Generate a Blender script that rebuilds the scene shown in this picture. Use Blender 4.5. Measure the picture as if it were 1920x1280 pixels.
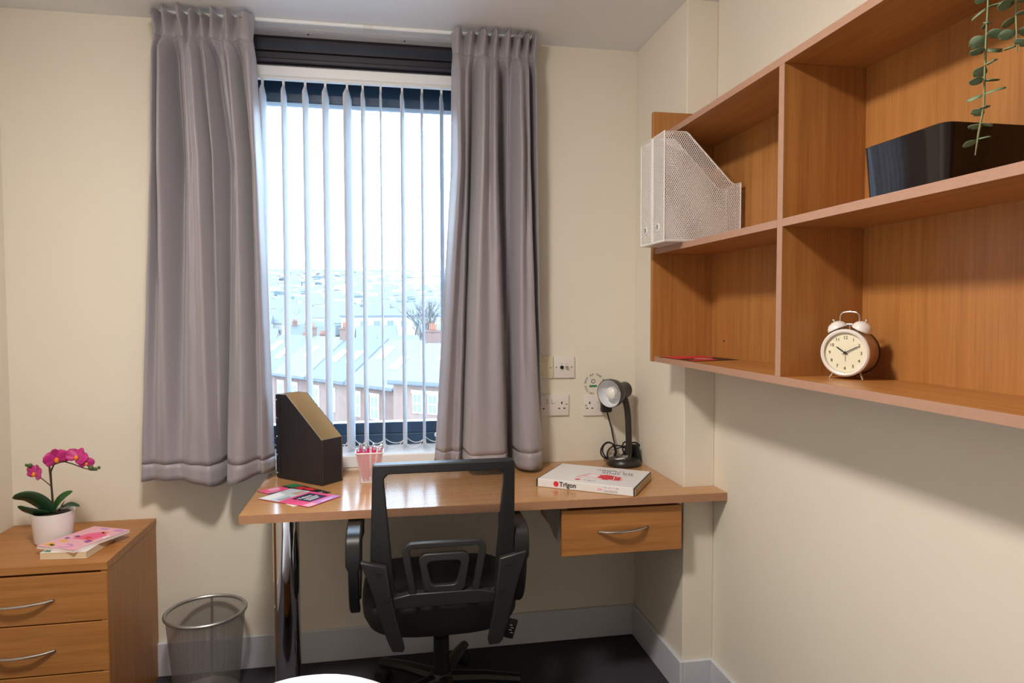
import bpy, bmesh, math, random
from mathutils import Vector, Matrix, Quaternion
random.seed(7)
PI = math.pi
S = bpy.context.scene
COL = S.collection
for o in list(bpy.data.objects): bpy.data.objects.remove(o)

# ---------------------------------------------------------------- camera, world, light, exposure
cam_d = bpy.data.cameras.new('camera'); cam_d.lens = 24.0; cam_d.sensor_width = 36.0; cam_d.sensor_fit = 'HORIZONTAL'
cam_d.clip_start = 0.02; cam_d.clip_end = 6000
cam = bpy.data.objects.new('camera', cam_d); COL.objects.link(cam)
YAW, PITCH, ROLL = 0.180033, -0.042259, -0.002319
_f = Vector((math.sin(YAW)*math.cos(PITCH), math.cos(YAW)*math.cos(PITCH), math.sin(PITCH)))
_r = Vector((math.cos(YAW), -math.sin(YAW), 0)); _u = _r.cross(_f)
_r2 = _r*math.cos(ROLL)+_u*math.sin(ROLL); _u2 = -_r*math.sin(ROLL)+_u*math.cos(ROLL)
_m = Matrix((( _r2.x,_u2.x,-_f.x,0),(_r2.y,_u2.y,-_f.y,0),(_r2.z,_u2.z,-_f.z,0),(0,0,0,1)))
cam.matrix_world = Matrix.Translation((0,0,1.34)) @ _m
S.camera = cam
LAMP_STRENGTH = 165.0
SKY_STRENGTH = 11.0
S.view_settings.view_transform = 'Standard'
S.view_settings.look = 'None'
S.view_settings.exposure = 0.36
S.view_settings.gamma = 1.0
S.view_settings.use_curve_mapping = False
W = bpy.data.worlds.new('world'); S.world = W; W.use_nodes = True
_bg = W.node_tree.nodes['Background']; _bg.inputs[0].default_value = (0.57,0.775,1.0,1); _bg.inputs[1].default_value = SKY_STRENGTH

# ---------------------------------------------------------------- materials
MATS = {}
def nt(name):
    m = bpy.data.materials.new(name); m.use_nodes = True
    t = m.node_tree; b = t.nodes['Principled BSDF']
    MATS[name] = m
    return m, t, b
def N(t, kind, **kw):
    n = t.nodes.new(kind)
    for k, v in kw.items(): setattr(n, k, v)
    return n
def plain(name, col, rough=0.5, metal=0.0, spec=0.5, noise=0.0, nscale=40.0, bump=0.0, bscale=200.0, sheen=0.0, trans=0.0, coat=0.0, stretch=(1,1,1)):
    m, t, b = nt(name)
    b.inputs['Base Color'].default_value = (*col, 1); b.inputs['Roughness'].default_value = rough
    b.inputs['Metallic'].default_value = metal; b.inputs['Specular IOR Level'].default_value = spec
    if sheen: b.inputs['Sheen Weight'].default_value = sheen
    if coat: b.inputs['Coat Weight'].default_value = coat; b.inputs['Coat Roughness'].default_value = 0.05
    if trans: b.inputs['Transmission Weight'].default_value = trans
    if noise or bump:
        tc = N(t,'ShaderNodeTexCoord'); mp = N(t,'ShaderNodeMapping'); mp.inputs['Scale'].default_value = stretch
        t.links.new(tc.outputs['Object'], mp.inputs['Vector'])
        if noise:
            n = N(t,'ShaderNodeTexNoise'); n.inputs['Scale'].default_value = nscale; n.inputs['Detail'].default_value = 4
            t.links.new(mp.outputs[0], n.inputs['Vector'])
            r = N(t,'ShaderNodeMix', data_type='RGBA')
            r.inputs['A'].default_value = tuple(c*(1-noise) for c in col)+(1,); r.inputs['B'].default_value = tuple(min(1,c*(1+noise)) for c in col)+(1,)
            t.links.new(n.outputs['Fac'], r.inputs['Factor']); t.links.new(r.outputs['Result'], b.inputs['Base Color'])
        if bump:
            n = N(t,'ShaderNodeTexNoise'); n.inputs['Scale'].default_value = bscale; n.inputs['Detail'].default_value = 3
            t.links.new(mp.outputs[0], n.inputs['Vector'])
            bp = N(t,'ShaderNodeBump'); bp.inputs['Strength'].default_value = bump; bp.inputs['Distance'].default_value = 0.002
            t.links.new(n.outputs['Fac'], bp.inputs['Height']); t.links.new(bp.outputs[0], b.inputs['Normal'])
    return m
def wood(name, axis, dark, light, rough=0.38):
    m, t, b = nt(name)
    tc = N(t,'ShaderNodeTexCoord'); mp = N(t,'ShaderNodeMapping')
    sc = {'x':(2.2,60,60),'y':(60,2.2,60),'z':(60,60,2.2)}[axis]
    mp.inputs['Scale'].default_value = sc
    t.links.new(tc.outputs['Object'], mp.inputs['Vector'])
    n1 = N(t,'ShaderNodeTexNoise'); n1.inputs['Scale'].default_value = 1.0; n1.inputs['Detail'].default_value = 5; n1.inputs['Roughness'].default_value = 0.65
    n2 = N(t,'ShaderNodeTexNoise'); n2.inputs['Scale'].default_value = 5.0; n2.inputs['Detail'].default_value = 2
    t.links.new(mp.outputs[0], n1.inputs['Vector']); t.links.new(mp.outputs[0], n2.inputs['Vector'])
    ad = N(t,'ShaderNodeMath', operation='MULTIPLY_ADD'); ad.inputs[1].default_value = 0.35; 
    t.links.new(n2.outputs['Fac'], ad.inputs[0]); t.links.new(n1.outputs['Fac'], ad.inputs[2])
    cr = N(t,'ShaderNodeValToRGB')
    cr.color_ramp.elements[0].position = 0.38; cr.color_ramp.elements[0].color = (*dark,1)
    cr.color_ramp.elements[1].position = 0.98; cr.color_ramp.elements[1].color = (*light,1)
    t.links.new(ad.outputs[0], cr.inputs[0]); t.links.new(cr.outputs[0], b.inputs['Base Color'])
    b.inputs['Roughness'].default_value = rough; b.inputs['Specular IOR Level'].default_value = 0.62 if name.startswith('desk') else 0.4
    bp = N(t,'ShaderNodeBump'); bp.inputs['Strength'].default_value = 0.06; bp.inputs['Distance'].default_value = 0.001
    t.links.new(n2.outputs['Fac'], bp.inputs['Height']); t.links.new(bp.outputs[0], b.inputs['Normal'])
    return m
def meshmat(name, col, pitch, wire=0.42, rough=0.45, metal=0.0, diamond=True, aspect=1.0):
    """woven / expanded wire mesh: holes are see-through; needs a UV map in metres"""
    m, t, b = nt(name)
    b.inputs['Base Color'].default_value = (*col,1); b.inputs['Roughness'].default_value = rough; b.inputs['Metallic'].default_value = metal
    uv = N(t,'ShaderNodeUVMap'); mp = N(t,'ShaderNodeMapping')
    mp.inputs['Scale'].default_value = (1/pitch, aspect/pitch, 1)
    t.links.new(uv.outputs[0], mp.inputs['Vector'])
    sx = N(t,'ShaderNodeSeparateXYZ'); t.links.new(mp.outputs[0], sx.inputs[0])
    def math_(op, a, bb=None):
        n = N(t,'ShaderNodeMath', operation=op)
        if isinstance(a,(int,float)): n.inputs[0].default_value = a
        else: t.links.new(a, n.inputs[0])
        if bb is not None:
            if isinstance(bb,(int,float)): n.inputs[1].default_value = bb
            else: t.links.new(bb, n.inputs[1])
        return n.outputs[0]
    if diamond:
        a = math_('ADD', sx.outputs[0], sx.outputs[1]); c = math_('SUBTRACT', sx.outputs[0], sx.outputs[1])
    else:
        a, c = sx.outputs[0], sx.outputs[1]
    da = math_('ABSOLUTE', math_('SUBTRACT', math_('FRACT', a), 0.5)); dc = math_('ABSOLUTE', math_('SUBTRACT', math_('FRACT', c), 0.5))
    mx = math_('MAXIMUM', da, dc)
    hole = math_('LESS_THAN', mx, 0.5*(1-wire))
    tr = N(t,'ShaderNodeBsdfTransparent'); mix = N(t,'ShaderNodeMixShader')
    t.links.new(hole, mix.inputs[0]); t.links.new(b.outputs[0], mix.inputs[1]); t.links.new(tr.outputs[0], mix.inputs[2])
    t.links.new(mix.outputs[0], t.nodes['Material Output'].inputs['Surface'])
    return m
def emis(name, col, strength):
    m, t, b = nt(name)
    b.inputs['Base Color'].default_value = (0.9,0.9,0.9,1)
    b.inputs['Emission Color'].default_value = (*col,1); b.inputs['Emission Strength'].default_value = strength
    return m
def sheet_glass(name, tint=(1,1,1), refl=0.06):
    m, t, b = nt(name)
    tr = N(t,'ShaderNodeBsdfTransparent'); tr.inputs[0].default_value = (*tint,1)
    gl = N(t,'ShaderNodeBsdfGlossy'); gl.inputs['Roughness'].default_value = 0.02
    fr = N(t,'ShaderNodeFresnel'); fr.inputs[0].default_value = 1.45
    mix = N(t,'ShaderNodeMixShader'); t.links.new(fr.outputs[0], mix.inputs[0])
    t.links.new(tr.outputs[0], mix.inputs[1]); t.links.new(gl.outputs[0], mix.inputs[2])
    t.links.new(mix.outputs[0], t.nodes['Material Output'].inputs['Surface'])
    return m

plain('wall_paint', (0.80,0.745,0.64), 0.75, spec=0.25, noise=0.015, nscale=6, bump=0.05, bscale=350)
plain('ceiling_paint', (0.86,0.86,0.88), 0.8, spec=0.2, noise=0.01, nscale=5)
plain('skirting_paint', (0.62,0.64,0.70), 0.45, spec=0.4)
plain('white_gloss', (0.88,0.89,0.90), 0.3, spec=0.5)
plain('white_plastic', (0.80,0.78,0.76), 0.35)
plain('plate_plastic', (0.80,0.75,0.70), 0.35)
plain('cream_plate', (0.76,0.68,0.50), 0.4)
plain('frame_dark', (0.022,0.055,0.10), 0.3, spec=0.5)
plain('vent_dark', (0.034,0.030,0.044), 0.35)
plain('carpet', (0.055,0.050,0.060), 0.95, spec=0.1, noise=0.75, nscale=160, bump=0.8, bscale=260, stretch=(1,2.2,1))
plain('satin', (0.315,0.285,0.315), 0.40, spec=0.35, sheen=0.35, noise=0.03, nscale=90, bump=0.04, bscale=900)
plain('slat_fabric', (0.72,0.76,0.82), 0.7, spec=0.2)
WD, WL = (0.31,0.120,0.030), (0.50,0.222,0.062)
wood('beech_x','x',WD,WL); wood('beech_y','y',WD,WL); wood('beech_z','z',WD,WL)
DD, DL = (0.43,0.205,0.075), (0.60,0.325,0.130)
wood('desk_wood_x','x',DD,DL,0.19)
plain('edge_band', (0.40,0.225,0.15), 0.5, noise=0.12, nscale=60, stretch=(3,1,3))
plain('desk_edge', (0.40,0.205,0.11), 0.45, noise=0.12, nscale=70)
plain('chrome', (0.80,0.80,0.82), 0.06, metal=1.0)
plain('brushed_steel', (0.62,0.60,0.58), 0.3, metal=1.0)
plain('grey_metal', (0.42,0.41,0.40), 0.4, metal=0.8)
plain('black_plastic', (0.010,0.010,0.011), 0.42, spec=0.5, bump=0.08, bscale=900)
plain('black_soft', (0.010,0.010,0.011), 0.7)
plain('charcoal_plastic', (0.022,0.021,0.022), 0.38, spec=0.5, bump=0.1, bscale=1100)
plain('black_fabric', (0.012,0.012,0.013), 0.85, noise=0.4, nscale=500)
plain('lamp_black', (0.022,0.019,0.016), 0.35)
plain('reflector', (0.80,0.82,0.85), 0.22, spec=0.6)
plain('bulb', (0.85,0.84,0.80), 0.25)
plain('black_card', (0.018,0.016,0.018), 0.5, noise=0.1, nscale=80)
plain('kraft_card', (0.50,0.37,0.21), 0.75, noise=0.05, nscale=60)
plain('white_card', (0.80,0.79,0.80), 0.4, spec=0.4)
plain('paper', (0.83,0.81,0.78), 0.6)
plain('cream_pages', (0.72,0.58,0.38), 0.7, noise=0.05, nscale=400, stretch=(1,1,6))
plain('ink_black', (0.015,0.014,0.016), 0.5); plain('ink_red', (0.72,0.03,0.05), 0.45); plain('ink_grey', (0.35,0.34,0.36), 0.5)
plain('ink_pink', (0.83,0.10,0.26), 0.4); plain('ink_lilac', (0.58,0.25,0.58), 0.4); plain('ink_navy', (0.025,0.035,0.09), 0.4)
plain('ink_palepink', (0.82,0.42,0.52), 0.4); plain('ink_yellow', (0.78,0.45,0.03), 0.45); plain('ink_purple', (0.25,0.09,0.30), 0.45)
plain('ink_paleblue', (0.55,0.65,0.72), 0.4); plain('ink_green', (0.03,0.22,0.10), 0.4); plain('ink_skin', (0.55,0.36,0.28), 0.5)
plain('ink_white', (0.85,0.85,0.85), 0.5); plain('ink_blue', (0.08,0.25,0.55), 0.5); plain('ink_orange', (0.75,0.22,0.04), 0.5)
plain('pen_pink', (0.85,0.03,0.20), 0.3, coat=0.3)
plain('ceramic', (0.80,0.76,0.76), 0.25, spec=0.5)
plain('soil', (0.02,0.014,0.010), 0.9, noise=0.5, nscale=90)
plain('leaf_dark', (0.012,0.05,0.018), 0.35, noise=0.25, nscale=30)
plain('leaf_mid', (0.025,0.10,0.022), 0.38, noise=0.25, nscale=40)
plain('stake_brown', (0.26,0.125,0.06), 0.6); plain('stem_dark', (0.05,0.035,0.015), 0.55)
plain('petal', (0.50,0.010,0.19), 0.5, noise=0.3, nscale=60, sheen=0.3)
plain('petal_lip', (0.80,0.25,0.02), 0.5); plain('bud_green', (0.07,0.12,0.03), 0.5)
plain('eucalyptus', (0.16,0.23,0.13), 0.55, noise=0.25, nscale=60); plain('eucalyptus_stem', (0.20,0.22,0.10), 0.6)
plain('clock_body_reflection', (0.46,0.31,0.24), 0.25, spec=0.5, coat=0.3)  # clock case: brown shelf reflection and shade put into its colour
plain('clock_white', (0.80,0.76,0.72), 0.25, spec=0.5, coat=0.3); plain('clock_face', (0.80,0.76,0.58), 0.5)
plain('duvet', (0.78,0.80,0.85), 0.8, bump=0.1, bscale=120)
plain('pot_white', (0.78,0.77,0.75), 0.4)
meshmat('chair_mesh', (0.012,0.012,0.013), 0.0060, 0.21, 0.7)
meshmat('white_mesh', (0.80,0.76,0.73), 0.0070, 0.34, 0.45, aspect=0.62)
meshmat('bin_mesh', (0.33,0.31,0.30), 0.0056, 0.30, 0.4, metal=0.6)
meshmat('pot_mesh', (0.80,0.74,0.72), 0.0056, 0.27, 0.45)
plain('smoke_plastic', (0.014,0.010,0.009), 0.06, spec=0.35)
sheet_glass('window_glass')
emis('lamp_glow', (1.0,0.92,0.83), LAMP_STRENGTH)
plain('brick', (0.105,0.060,0.047), 0.9, noise=0.25, nscale=3); plain('brick_pale', (0.135,0.085,0.067), 0.9, noise=0.2, nscale=3)
plain('render_pale', (0.25,0.235,0.21), 0.9); plain('slate', (0.055,0.062,0.072), 0.8, noise=0.2, nscale=2)
plain('slate_light', (0.075,0.080,0.090), 0.8, noise=0.2, nscale=2); plain('upvc', (0.85,0.85,0.85), 0.4); plain('house_glass', (0.10,0.12,0.14), 0.1, spec=0.8)
plain('terracotta', (0.22,0.085,0.05), 0.85); plain('asphalt', (0.20,0.21,0.22), 0.9); plain('hill_grass_hazed', (0.27,0.29,0.29), 0.95, noise=0.35, nscale=0.02)  # hill ground paled: distance haze and extra daylight bounce put into the colour
plain('bark', (0.06,0.055,0.05), 0.9); plain('far_tree', (0.05,0.06,0.065), 0.95)

# ---------------------------------------------------------------- geometry helpers
class G:
    """collects shapes in world coordinates, links them as ONE mesh object"""
    def __init__(s): s.bm = bmesh.new(); s.uv = None
    def uvl(s):
        if s.uv is None: s.uv = s.bm.loops.layers.uv.new('UVMap')
        return s.uv
    def box(s, x0,x1,y0,y1,z0,z1, bev=0.0, M=None, seg=1):
        vs = [s.bm.verts.new(p) for p in ((x0,y0,z0),(x1,y0,z0),(x1,y1,z0),(x0,y1,z0),(x0,y0,z1),(x1,y0,z1),(x1,y1,z1),(x0,y1,z1))]
        fs = [s.bm.faces.new([vs[i] for i in q]) for q in ((0,3,2,1),(4,5,6,7),(0,1,5,4),(1,2,6,5),(2,3,7,6),(3,0,4,7))]
        geo = vs
        if bev > 0:
            es = list({e for f in fs for e in f.edges})
            r = bmesh.ops.bevel(s.bm, geom=es, offset=bev, segments=seg, profile=0.5, affect='EDGES')
            geo = list({v for f in r['faces'] for v in f.verts} | {v for v in vs if v.is_valid})
        if M is not None:
            allv = set(geo)
            for v in list(allv):
                for e in v.link_edges: allv.add(e.other_vert(v))
            bmesh.ops.transform(s.bm, matrix=M, verts=list(allv))
        return s
    def prism(s, poly, axis, a, b):
        """poly: list of 2D points; axis 'x','y','z' = extrusion axis, from a to b"""
        def P(p, t):
            return {'x':(t,p[0],p[1]),'y':(p[0],t,p[1]),'z':(p[0],p[1],t)}[axis]
        v0 = [s.bm.verts.new(P(p,a)) for p in poly]; v1 = [s.bm.verts.new(P(p,b)) for p in poly]
        n = len(poly)
        s.bm.faces.new(v0[::-1]); s.bm.faces.new(v1)
        for i in range(n): s.bm.faces.new((v0[i],v0[(i+1)%n],v1[(i+1)%n],v1[i]))
        return s
    def slab(s, pts, nrm, th):
        """planar 3D polygon thickened along nrm by th"""
        nv = Vector(nrm).normalized()*th
        v0 = [s.bm.verts.new(Vector(p)) for p in pts]; v1 = [s.bm.verts.new(Vector(p)+nv) for p in pts]
        n = len(pts); s.bm.faces.new(v0[::-1]); s.bm.faces.new(v1)
        for i in range(n): s.bm.faces.new((v0[i],v0[(i+1)%n],v1[(i+1)%n],v1[i]))
        return s
    def tube(s, pts, r, seg=10, closed=False, cap=True, flat=1.0):
        pts = [Vector(p) for p in pts]; n = len(pts)
        rr = r if isinstance(r,(list,tuple)) else [r]*n
        rings = []; nrm = None
        for i,p in enumerate(pts):
            a = pts[(i-1)%n] if (closed or i>0) else p; b = pts[(i+1)%n] if (closed or i<n-1) else p
            t = (b-a).normalized()
            if nrm is None:
                up = Vector((0,0,1)) if abs(t.z)<0.9 else Vector((0,1,0))
                nrm = (up - t*up.dot(t)).normalized()
            else:
                nrm = (nrm - t*nrm.dot(t))
                if nrm.length<1e-6: nrm = t.orthogonal()
                nrm.normalize()
            bn = t.cross(nrm)
            rings.append([s.bm.verts.new(p + nrm*math.cos(2*PI*k/seg)*rr[i] + bn*math.sin(2*PI*k/seg)*rr[i]*flat) for k in range(seg)])
        m = n if closed else n-1
        for i in range(m):
            A, B = rings[i], rings[(i+1)%n]
            for k in range(seg): s.bm.faces.new((A[k],A[(k+1)%seg],B[(k+1)%seg],B[k]))
        if cap and not closed:
            s.bm.faces.new(rings[0][::-1]); s.bm.faces.new(rings[-1])
        return s
    def lathe(s, prof, c, seg=32, axis=(0,0,1), uvm=False):
        """prof: (radius, height) along axis from point c"""
        ax = Vector(axis).normalized(); q = Vector((0,0,1)).rotation_difference(ax); c = Vector(c)
        rings = []
        for r,h in prof:
            if r < 1e-6: rings.append([s.bm.verts.new(c + q @ Vector((0,0,h)))])
            else: rings.append([s.bm.verts.new(c + q @ Vector((r*math.cos(2*PI*k/seg), r*math.sin(2*PI*k/seg), h))) for k in range(seg)])
        for i in range(len(rings)-1):
            A,B = rings[i],rings[i+1]
            for k in range(seg):
                k2 = (k+1)%seg
                if len(A)==1 and len(B)==1: continue
                if len(A)==1: f = s.bm.faces.new((A[0],B[k2],B[k]))
                elif len(B)==1: f = s.bm.faces.new((A[k],A[k2],B[0]))
                else:
                    f = s.bm.faces.new((A[k],A[k2],B[k2],B[k]))
                    if uvm:
                        L = s.uvl(); R = max(prof[i][0],prof[i+1][0]); cir = 2*PI*R
                        for lp,(uu,hh) in zip(f.loops, ((k,prof[i][1]),(k+1,prof[i][1]),(k+1,prof[i+1][1]),(k,prof[i+1][1]))):
                            lp[L].uv = (uu/seg*cir, hh)
        return s
    def sheet(s, grid, uvscale=None, th=None):
        """grid[i][j] of 3D points -> quad surface, UV in metres if uvscale given as (du,dv) lists"""
        V = [[s.bm.verts.new(p) for p in row] for row in grid]
        for i in range(len(V)-1):
            for j in range(len(V[0])-1):
                f = s.bm.faces.new((V[i][j],V[i][j+1],V[i+1][j+1],V[i+1][j]))
                if uvscale:
                    L = s.uvl()
                    for lp,(a,b) in zip(f.loops, ((i,j),(i,j+1),(i+1,j+1),(i+1,j))): lp[L].uv = uvscale(a,b)
        return s
    def quad_uv(s, p00, p10, p11, p01, w, h):
        V = [s.bm.verts.new(p) for p in (p00,p10,p11,p01)]; f = s.bm.faces.new(V); L = s.uvl()
        for lp,uv in zip(f.loops, ((0,0),(w,0),(w,h),(0,h))): lp[L].uv = uv
        return s
    def ball(s, c, r, sc=(1,1,1), seg=14, rings=8, M=None):
        m = Matrix.Translation(c) @ (M if M else Matrix.Identity(4)) @ Matrix.Diagonal((r*sc[0],r*sc[1],r*sc[2],1))
        top = s.bm.verts.new(m @ Vector((0,0,1))); bot = s.bm.verts.new(m @ Vector((0,0,-1))); R = []
        for i in range(1,rings):
            a = PI*i/rings; R.append([s.bm.verts.new(m @ Vector((math.sin(a)*math.cos(2*PI*k/seg),math.sin(a)*math.sin(2*PI*k/seg),math.cos(a)))) for k in range(seg)])
        for k in range(seg):
            k2 = (k+1)%seg; s.bm.faces.new((top,R[0][k],R[0][k2])); s.bm.faces.new((bot,R[-1][k2],R[-1][k]))
            for A,B in zip(R[:-1],R[1:]): s.bm.faces.new((A[k],B[k],B[k2],A[k2]))
        return s
    def obj(s, name, mat, parent=None, origin=None, smooth=True, ang=35, label=None, cat=None, group=None, kind=None):
        bmesh.ops.recalc_face_normals(s.bm, faces=s.bm.faces) if True else None
        off = origin
        if off is None and parent is not None: off = parent.get('_o')
        if off is not None: bmesh.ops.translate(s.bm, vec=-Vector(off), verts=s.bm.verts)
        me = bpy.data.meshes.new(name); s.bm.to_mesh(me); s.bm.free()
        me.materials.append(MATS[mat] if isinstance(mat,str) else mat)
        if smooth:
            me.polygons.foreach_set('use_smooth',[True]*len(me.polygons))
            try: me.set_sharp_from_angle(angle=math.radians(ang))
            except Exception: pass
        o = bpy.data.objects.new(name, me); COL.objects.link(o)
        if parent is not None:
            o.parent = parent
            if off is not None: ORG[o.name] = tuple(off)
        elif off is not None: o.location = off
        tag(o, label, cat, group, kind)
        return o
ORG = {}
class Ref(dict): pass
def tag(o, label=None, cat=None, group=None, kind=None):
    if label: o['label'] = label
    if cat: o['category'] = cat
    if group: o['group'] = group
    if kind: o['kind'] = kind
    return o
class Thing:
    """an Empty at the base of the thing; part() adds a mesh built in world coordinates"""
    def __init__(s, name, loc, label, cat, group=None, kind=None):
        s.e = bpy.data.objects.new(name, None); COL.objects.link(s.e); s.e.empty_display_size = 0.05
        s.loc = Vector(loc); s.e.location = s.loc; tag(s.e, label, cat, group, kind)
    def part(s, name, g, mat, parent=None, label=None, kind=None, smooth=True, ang=35):
        o = g.obj(name, mat, None, tuple(s.loc), smooth, ang, label, None, None, kind)
        o.location = (0,0,0); o.parent = parent if parent is not None else s.e
        return o
def text_mesh(txt, size, M, name, mat, thing, parent=None, align='LEFT', bold=0.0, extrude=0.0002, spacing=1.0):
    cu = bpy.data.curves.new(name+'_curve','FONT'); cu.body = txt; cu.size = size; cu.align_x = align; cu.extrude = extrude; cu.offset = bold; cu.space_character = spacing
    cu.resolution_u = 3
    to = bpy.data.objects.new('tmp_text', cu); COL.objects.link(to)
    dg = bpy.context.evaluated_depsgraph_get(); dg.update()
    me = bpy.data.meshes.new_from_object(to.evaluated_get(dg))
    bpy.data.objects.remove(to); bpy.data.curves.remove(cu)
    me.transform(Matrix.Translation(-thing.loc) @ M); me.materials.clear(); me.materials.append(MATS[mat])
    o = bpy.data.objects.new(name, me); COL.objects.link(o); o.parent = parent if parent is not None else thing.e
    return o
def frame_M(o, xdir, ydir):
    """matrix taking text plane (x right, y up) to world: origin o, x along xdir, y along ydir"""
    x = Vector(xdir).normalized(); y = Vector(ydir).normalized(); z = x.cross(y)
    return Matrix(((x.x,y.x,z.x,o[0]),(x.y,y.y,z.y,o[1]),(x.z,y.z,z.z,o[2]),(0,0,0,1)))
def lerp(a,b,t): return a+(b-a)*t
def smooth01(t): t = max(0,min(1,t)); return t*t*(3-2*t)

# ================================================================ THE ROOM
XL, XS, XR = -1.312, 1.002, 1.114       # left wall, boxed pipe side, right wall
YB, YCOL, YN = 2.67, 2.195, -1.7        # back wall, boxing front, wall behind the camera
ZC = 2.392
WX0, WX1, ZS, YG = -0.60, 0.36, 0.745, 2.88   # window opening
G().box(XL-0.2,XR+0.2,YN-0.2,YB+0.4,-0.1,0).obj('floor','carpet',kind='structure',label='dark charcoal flecked carpet floor',smooth=False)
G().box(XL-0.2,XR+0.2,YN-0.2,YB+0.4,ZC,ZC+0.15).obj('ceiling','ceiling_paint',kind='structure',label='plain white painted ceiling',smooth=False)
g = G(); g.box(XL-0.2,WX0,YB,YB+0.4,0,ZC); g.box(WX1,XR+0.2,YB,YB+0.4,0,ZC); g.box(WX0,WX1,YB,YB+0.4,0,ZS)
g.obj('wall_back','wall_paint',kind='structure',label='cream painted window wall',smooth=False)
G().box(XL-0.2,XL,YN,YB,0,ZC).obj('wall_left','wall_paint',kind='structure',label='cream painted left wall',smooth=False)
G().box(XR,XR+0.2,YN,YB,0,ZC).obj('wall_right','wall_paint',kind='structure',label='cream painted wall behind the shelves',smooth=False)
G().box(XL-0.2,XR+0.2,YN-0.2,YN,0,ZC).obj('wall_front','wall_paint',kind='structure',label='cream painted wall opposite the window',smooth=False)
G().box(XS,XR,YCOL,YB,0,ZC,0.002).obj('wall_boxing','wall_paint',kind='structure',label='boxed-in pipe casing in the corner',smooth=False)
BH, BT = 0.126, 0.014
def base(name,x0,x1,y0,y1): G().box(x0,x1,y0,y1,0,BH,0.003).obj(name,'skirting_paint',kind='structure',smooth=False)
base('baseboard_back',XL,XS,YB-BT,YB); base('baseboard_boxing_side',XS-BT,XS,YCOL-BT,YB-BT); base('baseboard_boxing_front',XS,XR,YCOL-BT,YCOL)
base('baseboard_right',XR-BT,XR,YN,YCOL-BT); base('baseboard_left',XL,XL+BT,YN,YB-BT); base('baseboard_front',XL+BT,XR-BT,YN,YN+BT)

# window: sill, frame, vent, glass
win = Thing('window_1',(-0.12,YG,ZS),'dark framed window with a black trickle vent above',None,kind='structure')
win.part('sill',G().box(WX0,WX1,YB-0.004,YG-0.01,ZS,0.793,0.004),'white_gloss',label='white window sill')
f = win.part('frame',G().box(WX0,WX1,YG-0.02,YG+0.05,0.793,0.835,0.003).box(WX0,WX1,YG-0.012,YG+0.05,0.838,0.886,0.004)
  .box(WX0,WX1,YG-0.02,YG+0.05,2.175,2.262,0.003).box(WX0,WX1,YG-0.012,YG+0.05,2.235,2.25,0.002)
  .box(WX0,WX0+0.055,YG-0.012,YG+0.05,0.835,2.2).box(WX1-0.055,WX1,YG-0.012,YG+0.05,0.835,2.2),'frame_dark',label='dark blue-grey window frame')
win.part('pane',G().box(WX0+0.05,WX1-0.05,YG+0.018,YG+0.024,0.88,2.18),'window_glass',smooth=False)
v = win.part('vent',G().box(WX0,WX1,2.756,YG+0.03,2.338,ZC).box(WX0,WX1,2.768,YG+0.03,2.306,2.338,0.003).box(WX0,WX1,2.750,YG+0.03,2.290,2.309,0.004).box(WX0,WX1,2.762,YG+0.03,2.262,2.290,0.003),'vent_dark',label='black ribbed trickle vent')
g = G(); n = 150
for i in range(n):
    x = WX0+0.01+i*(WX1-WX0-0.02)/n
    g.box(x,x+0.0024,2.7535,2.757,2.345,2.368)
win.part('vent_fin',g,'frame_dark',parent=v,kind='stuff')
# thin perforated plaster bead and two screws in the head of the recess
tr = Thing('trim_1',(-0.12,2.69,ZC),'thin white plaster bead above the window',None,kind='structure')
tr.part('bead',G().box(WX0,WX1,2.672,2.690,ZC-0.004,ZC).box(WX0,WX1,2.702,2.706,ZC-0.002,ZC),'white_gloss')
for x in (-0.285,0.075): tr.part('screw',G().lathe([(0,0),(0.004,0),(0.004,0.002),(0,0.002)],(x,2.722,ZC-0.002),8),'ink_black')

# ================================================================ CURTAIN TRACK, CURTAINS, BLIND
ct = Thing('curtain_track',(-0.11,2.602,ZC),'white curtain track fixed along the ceiling','curtain track')
ct.part('rail',G().box(-0.785,0.565,2.594,2.611,ZC-0.013,ZC,0.003),'white_gloss')
ct.part('joint_clip',G().box(-0.075,-0.045,2.591,2.614,ZC-0.015,ZC-0.001,0.002),'white_plastic')

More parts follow.
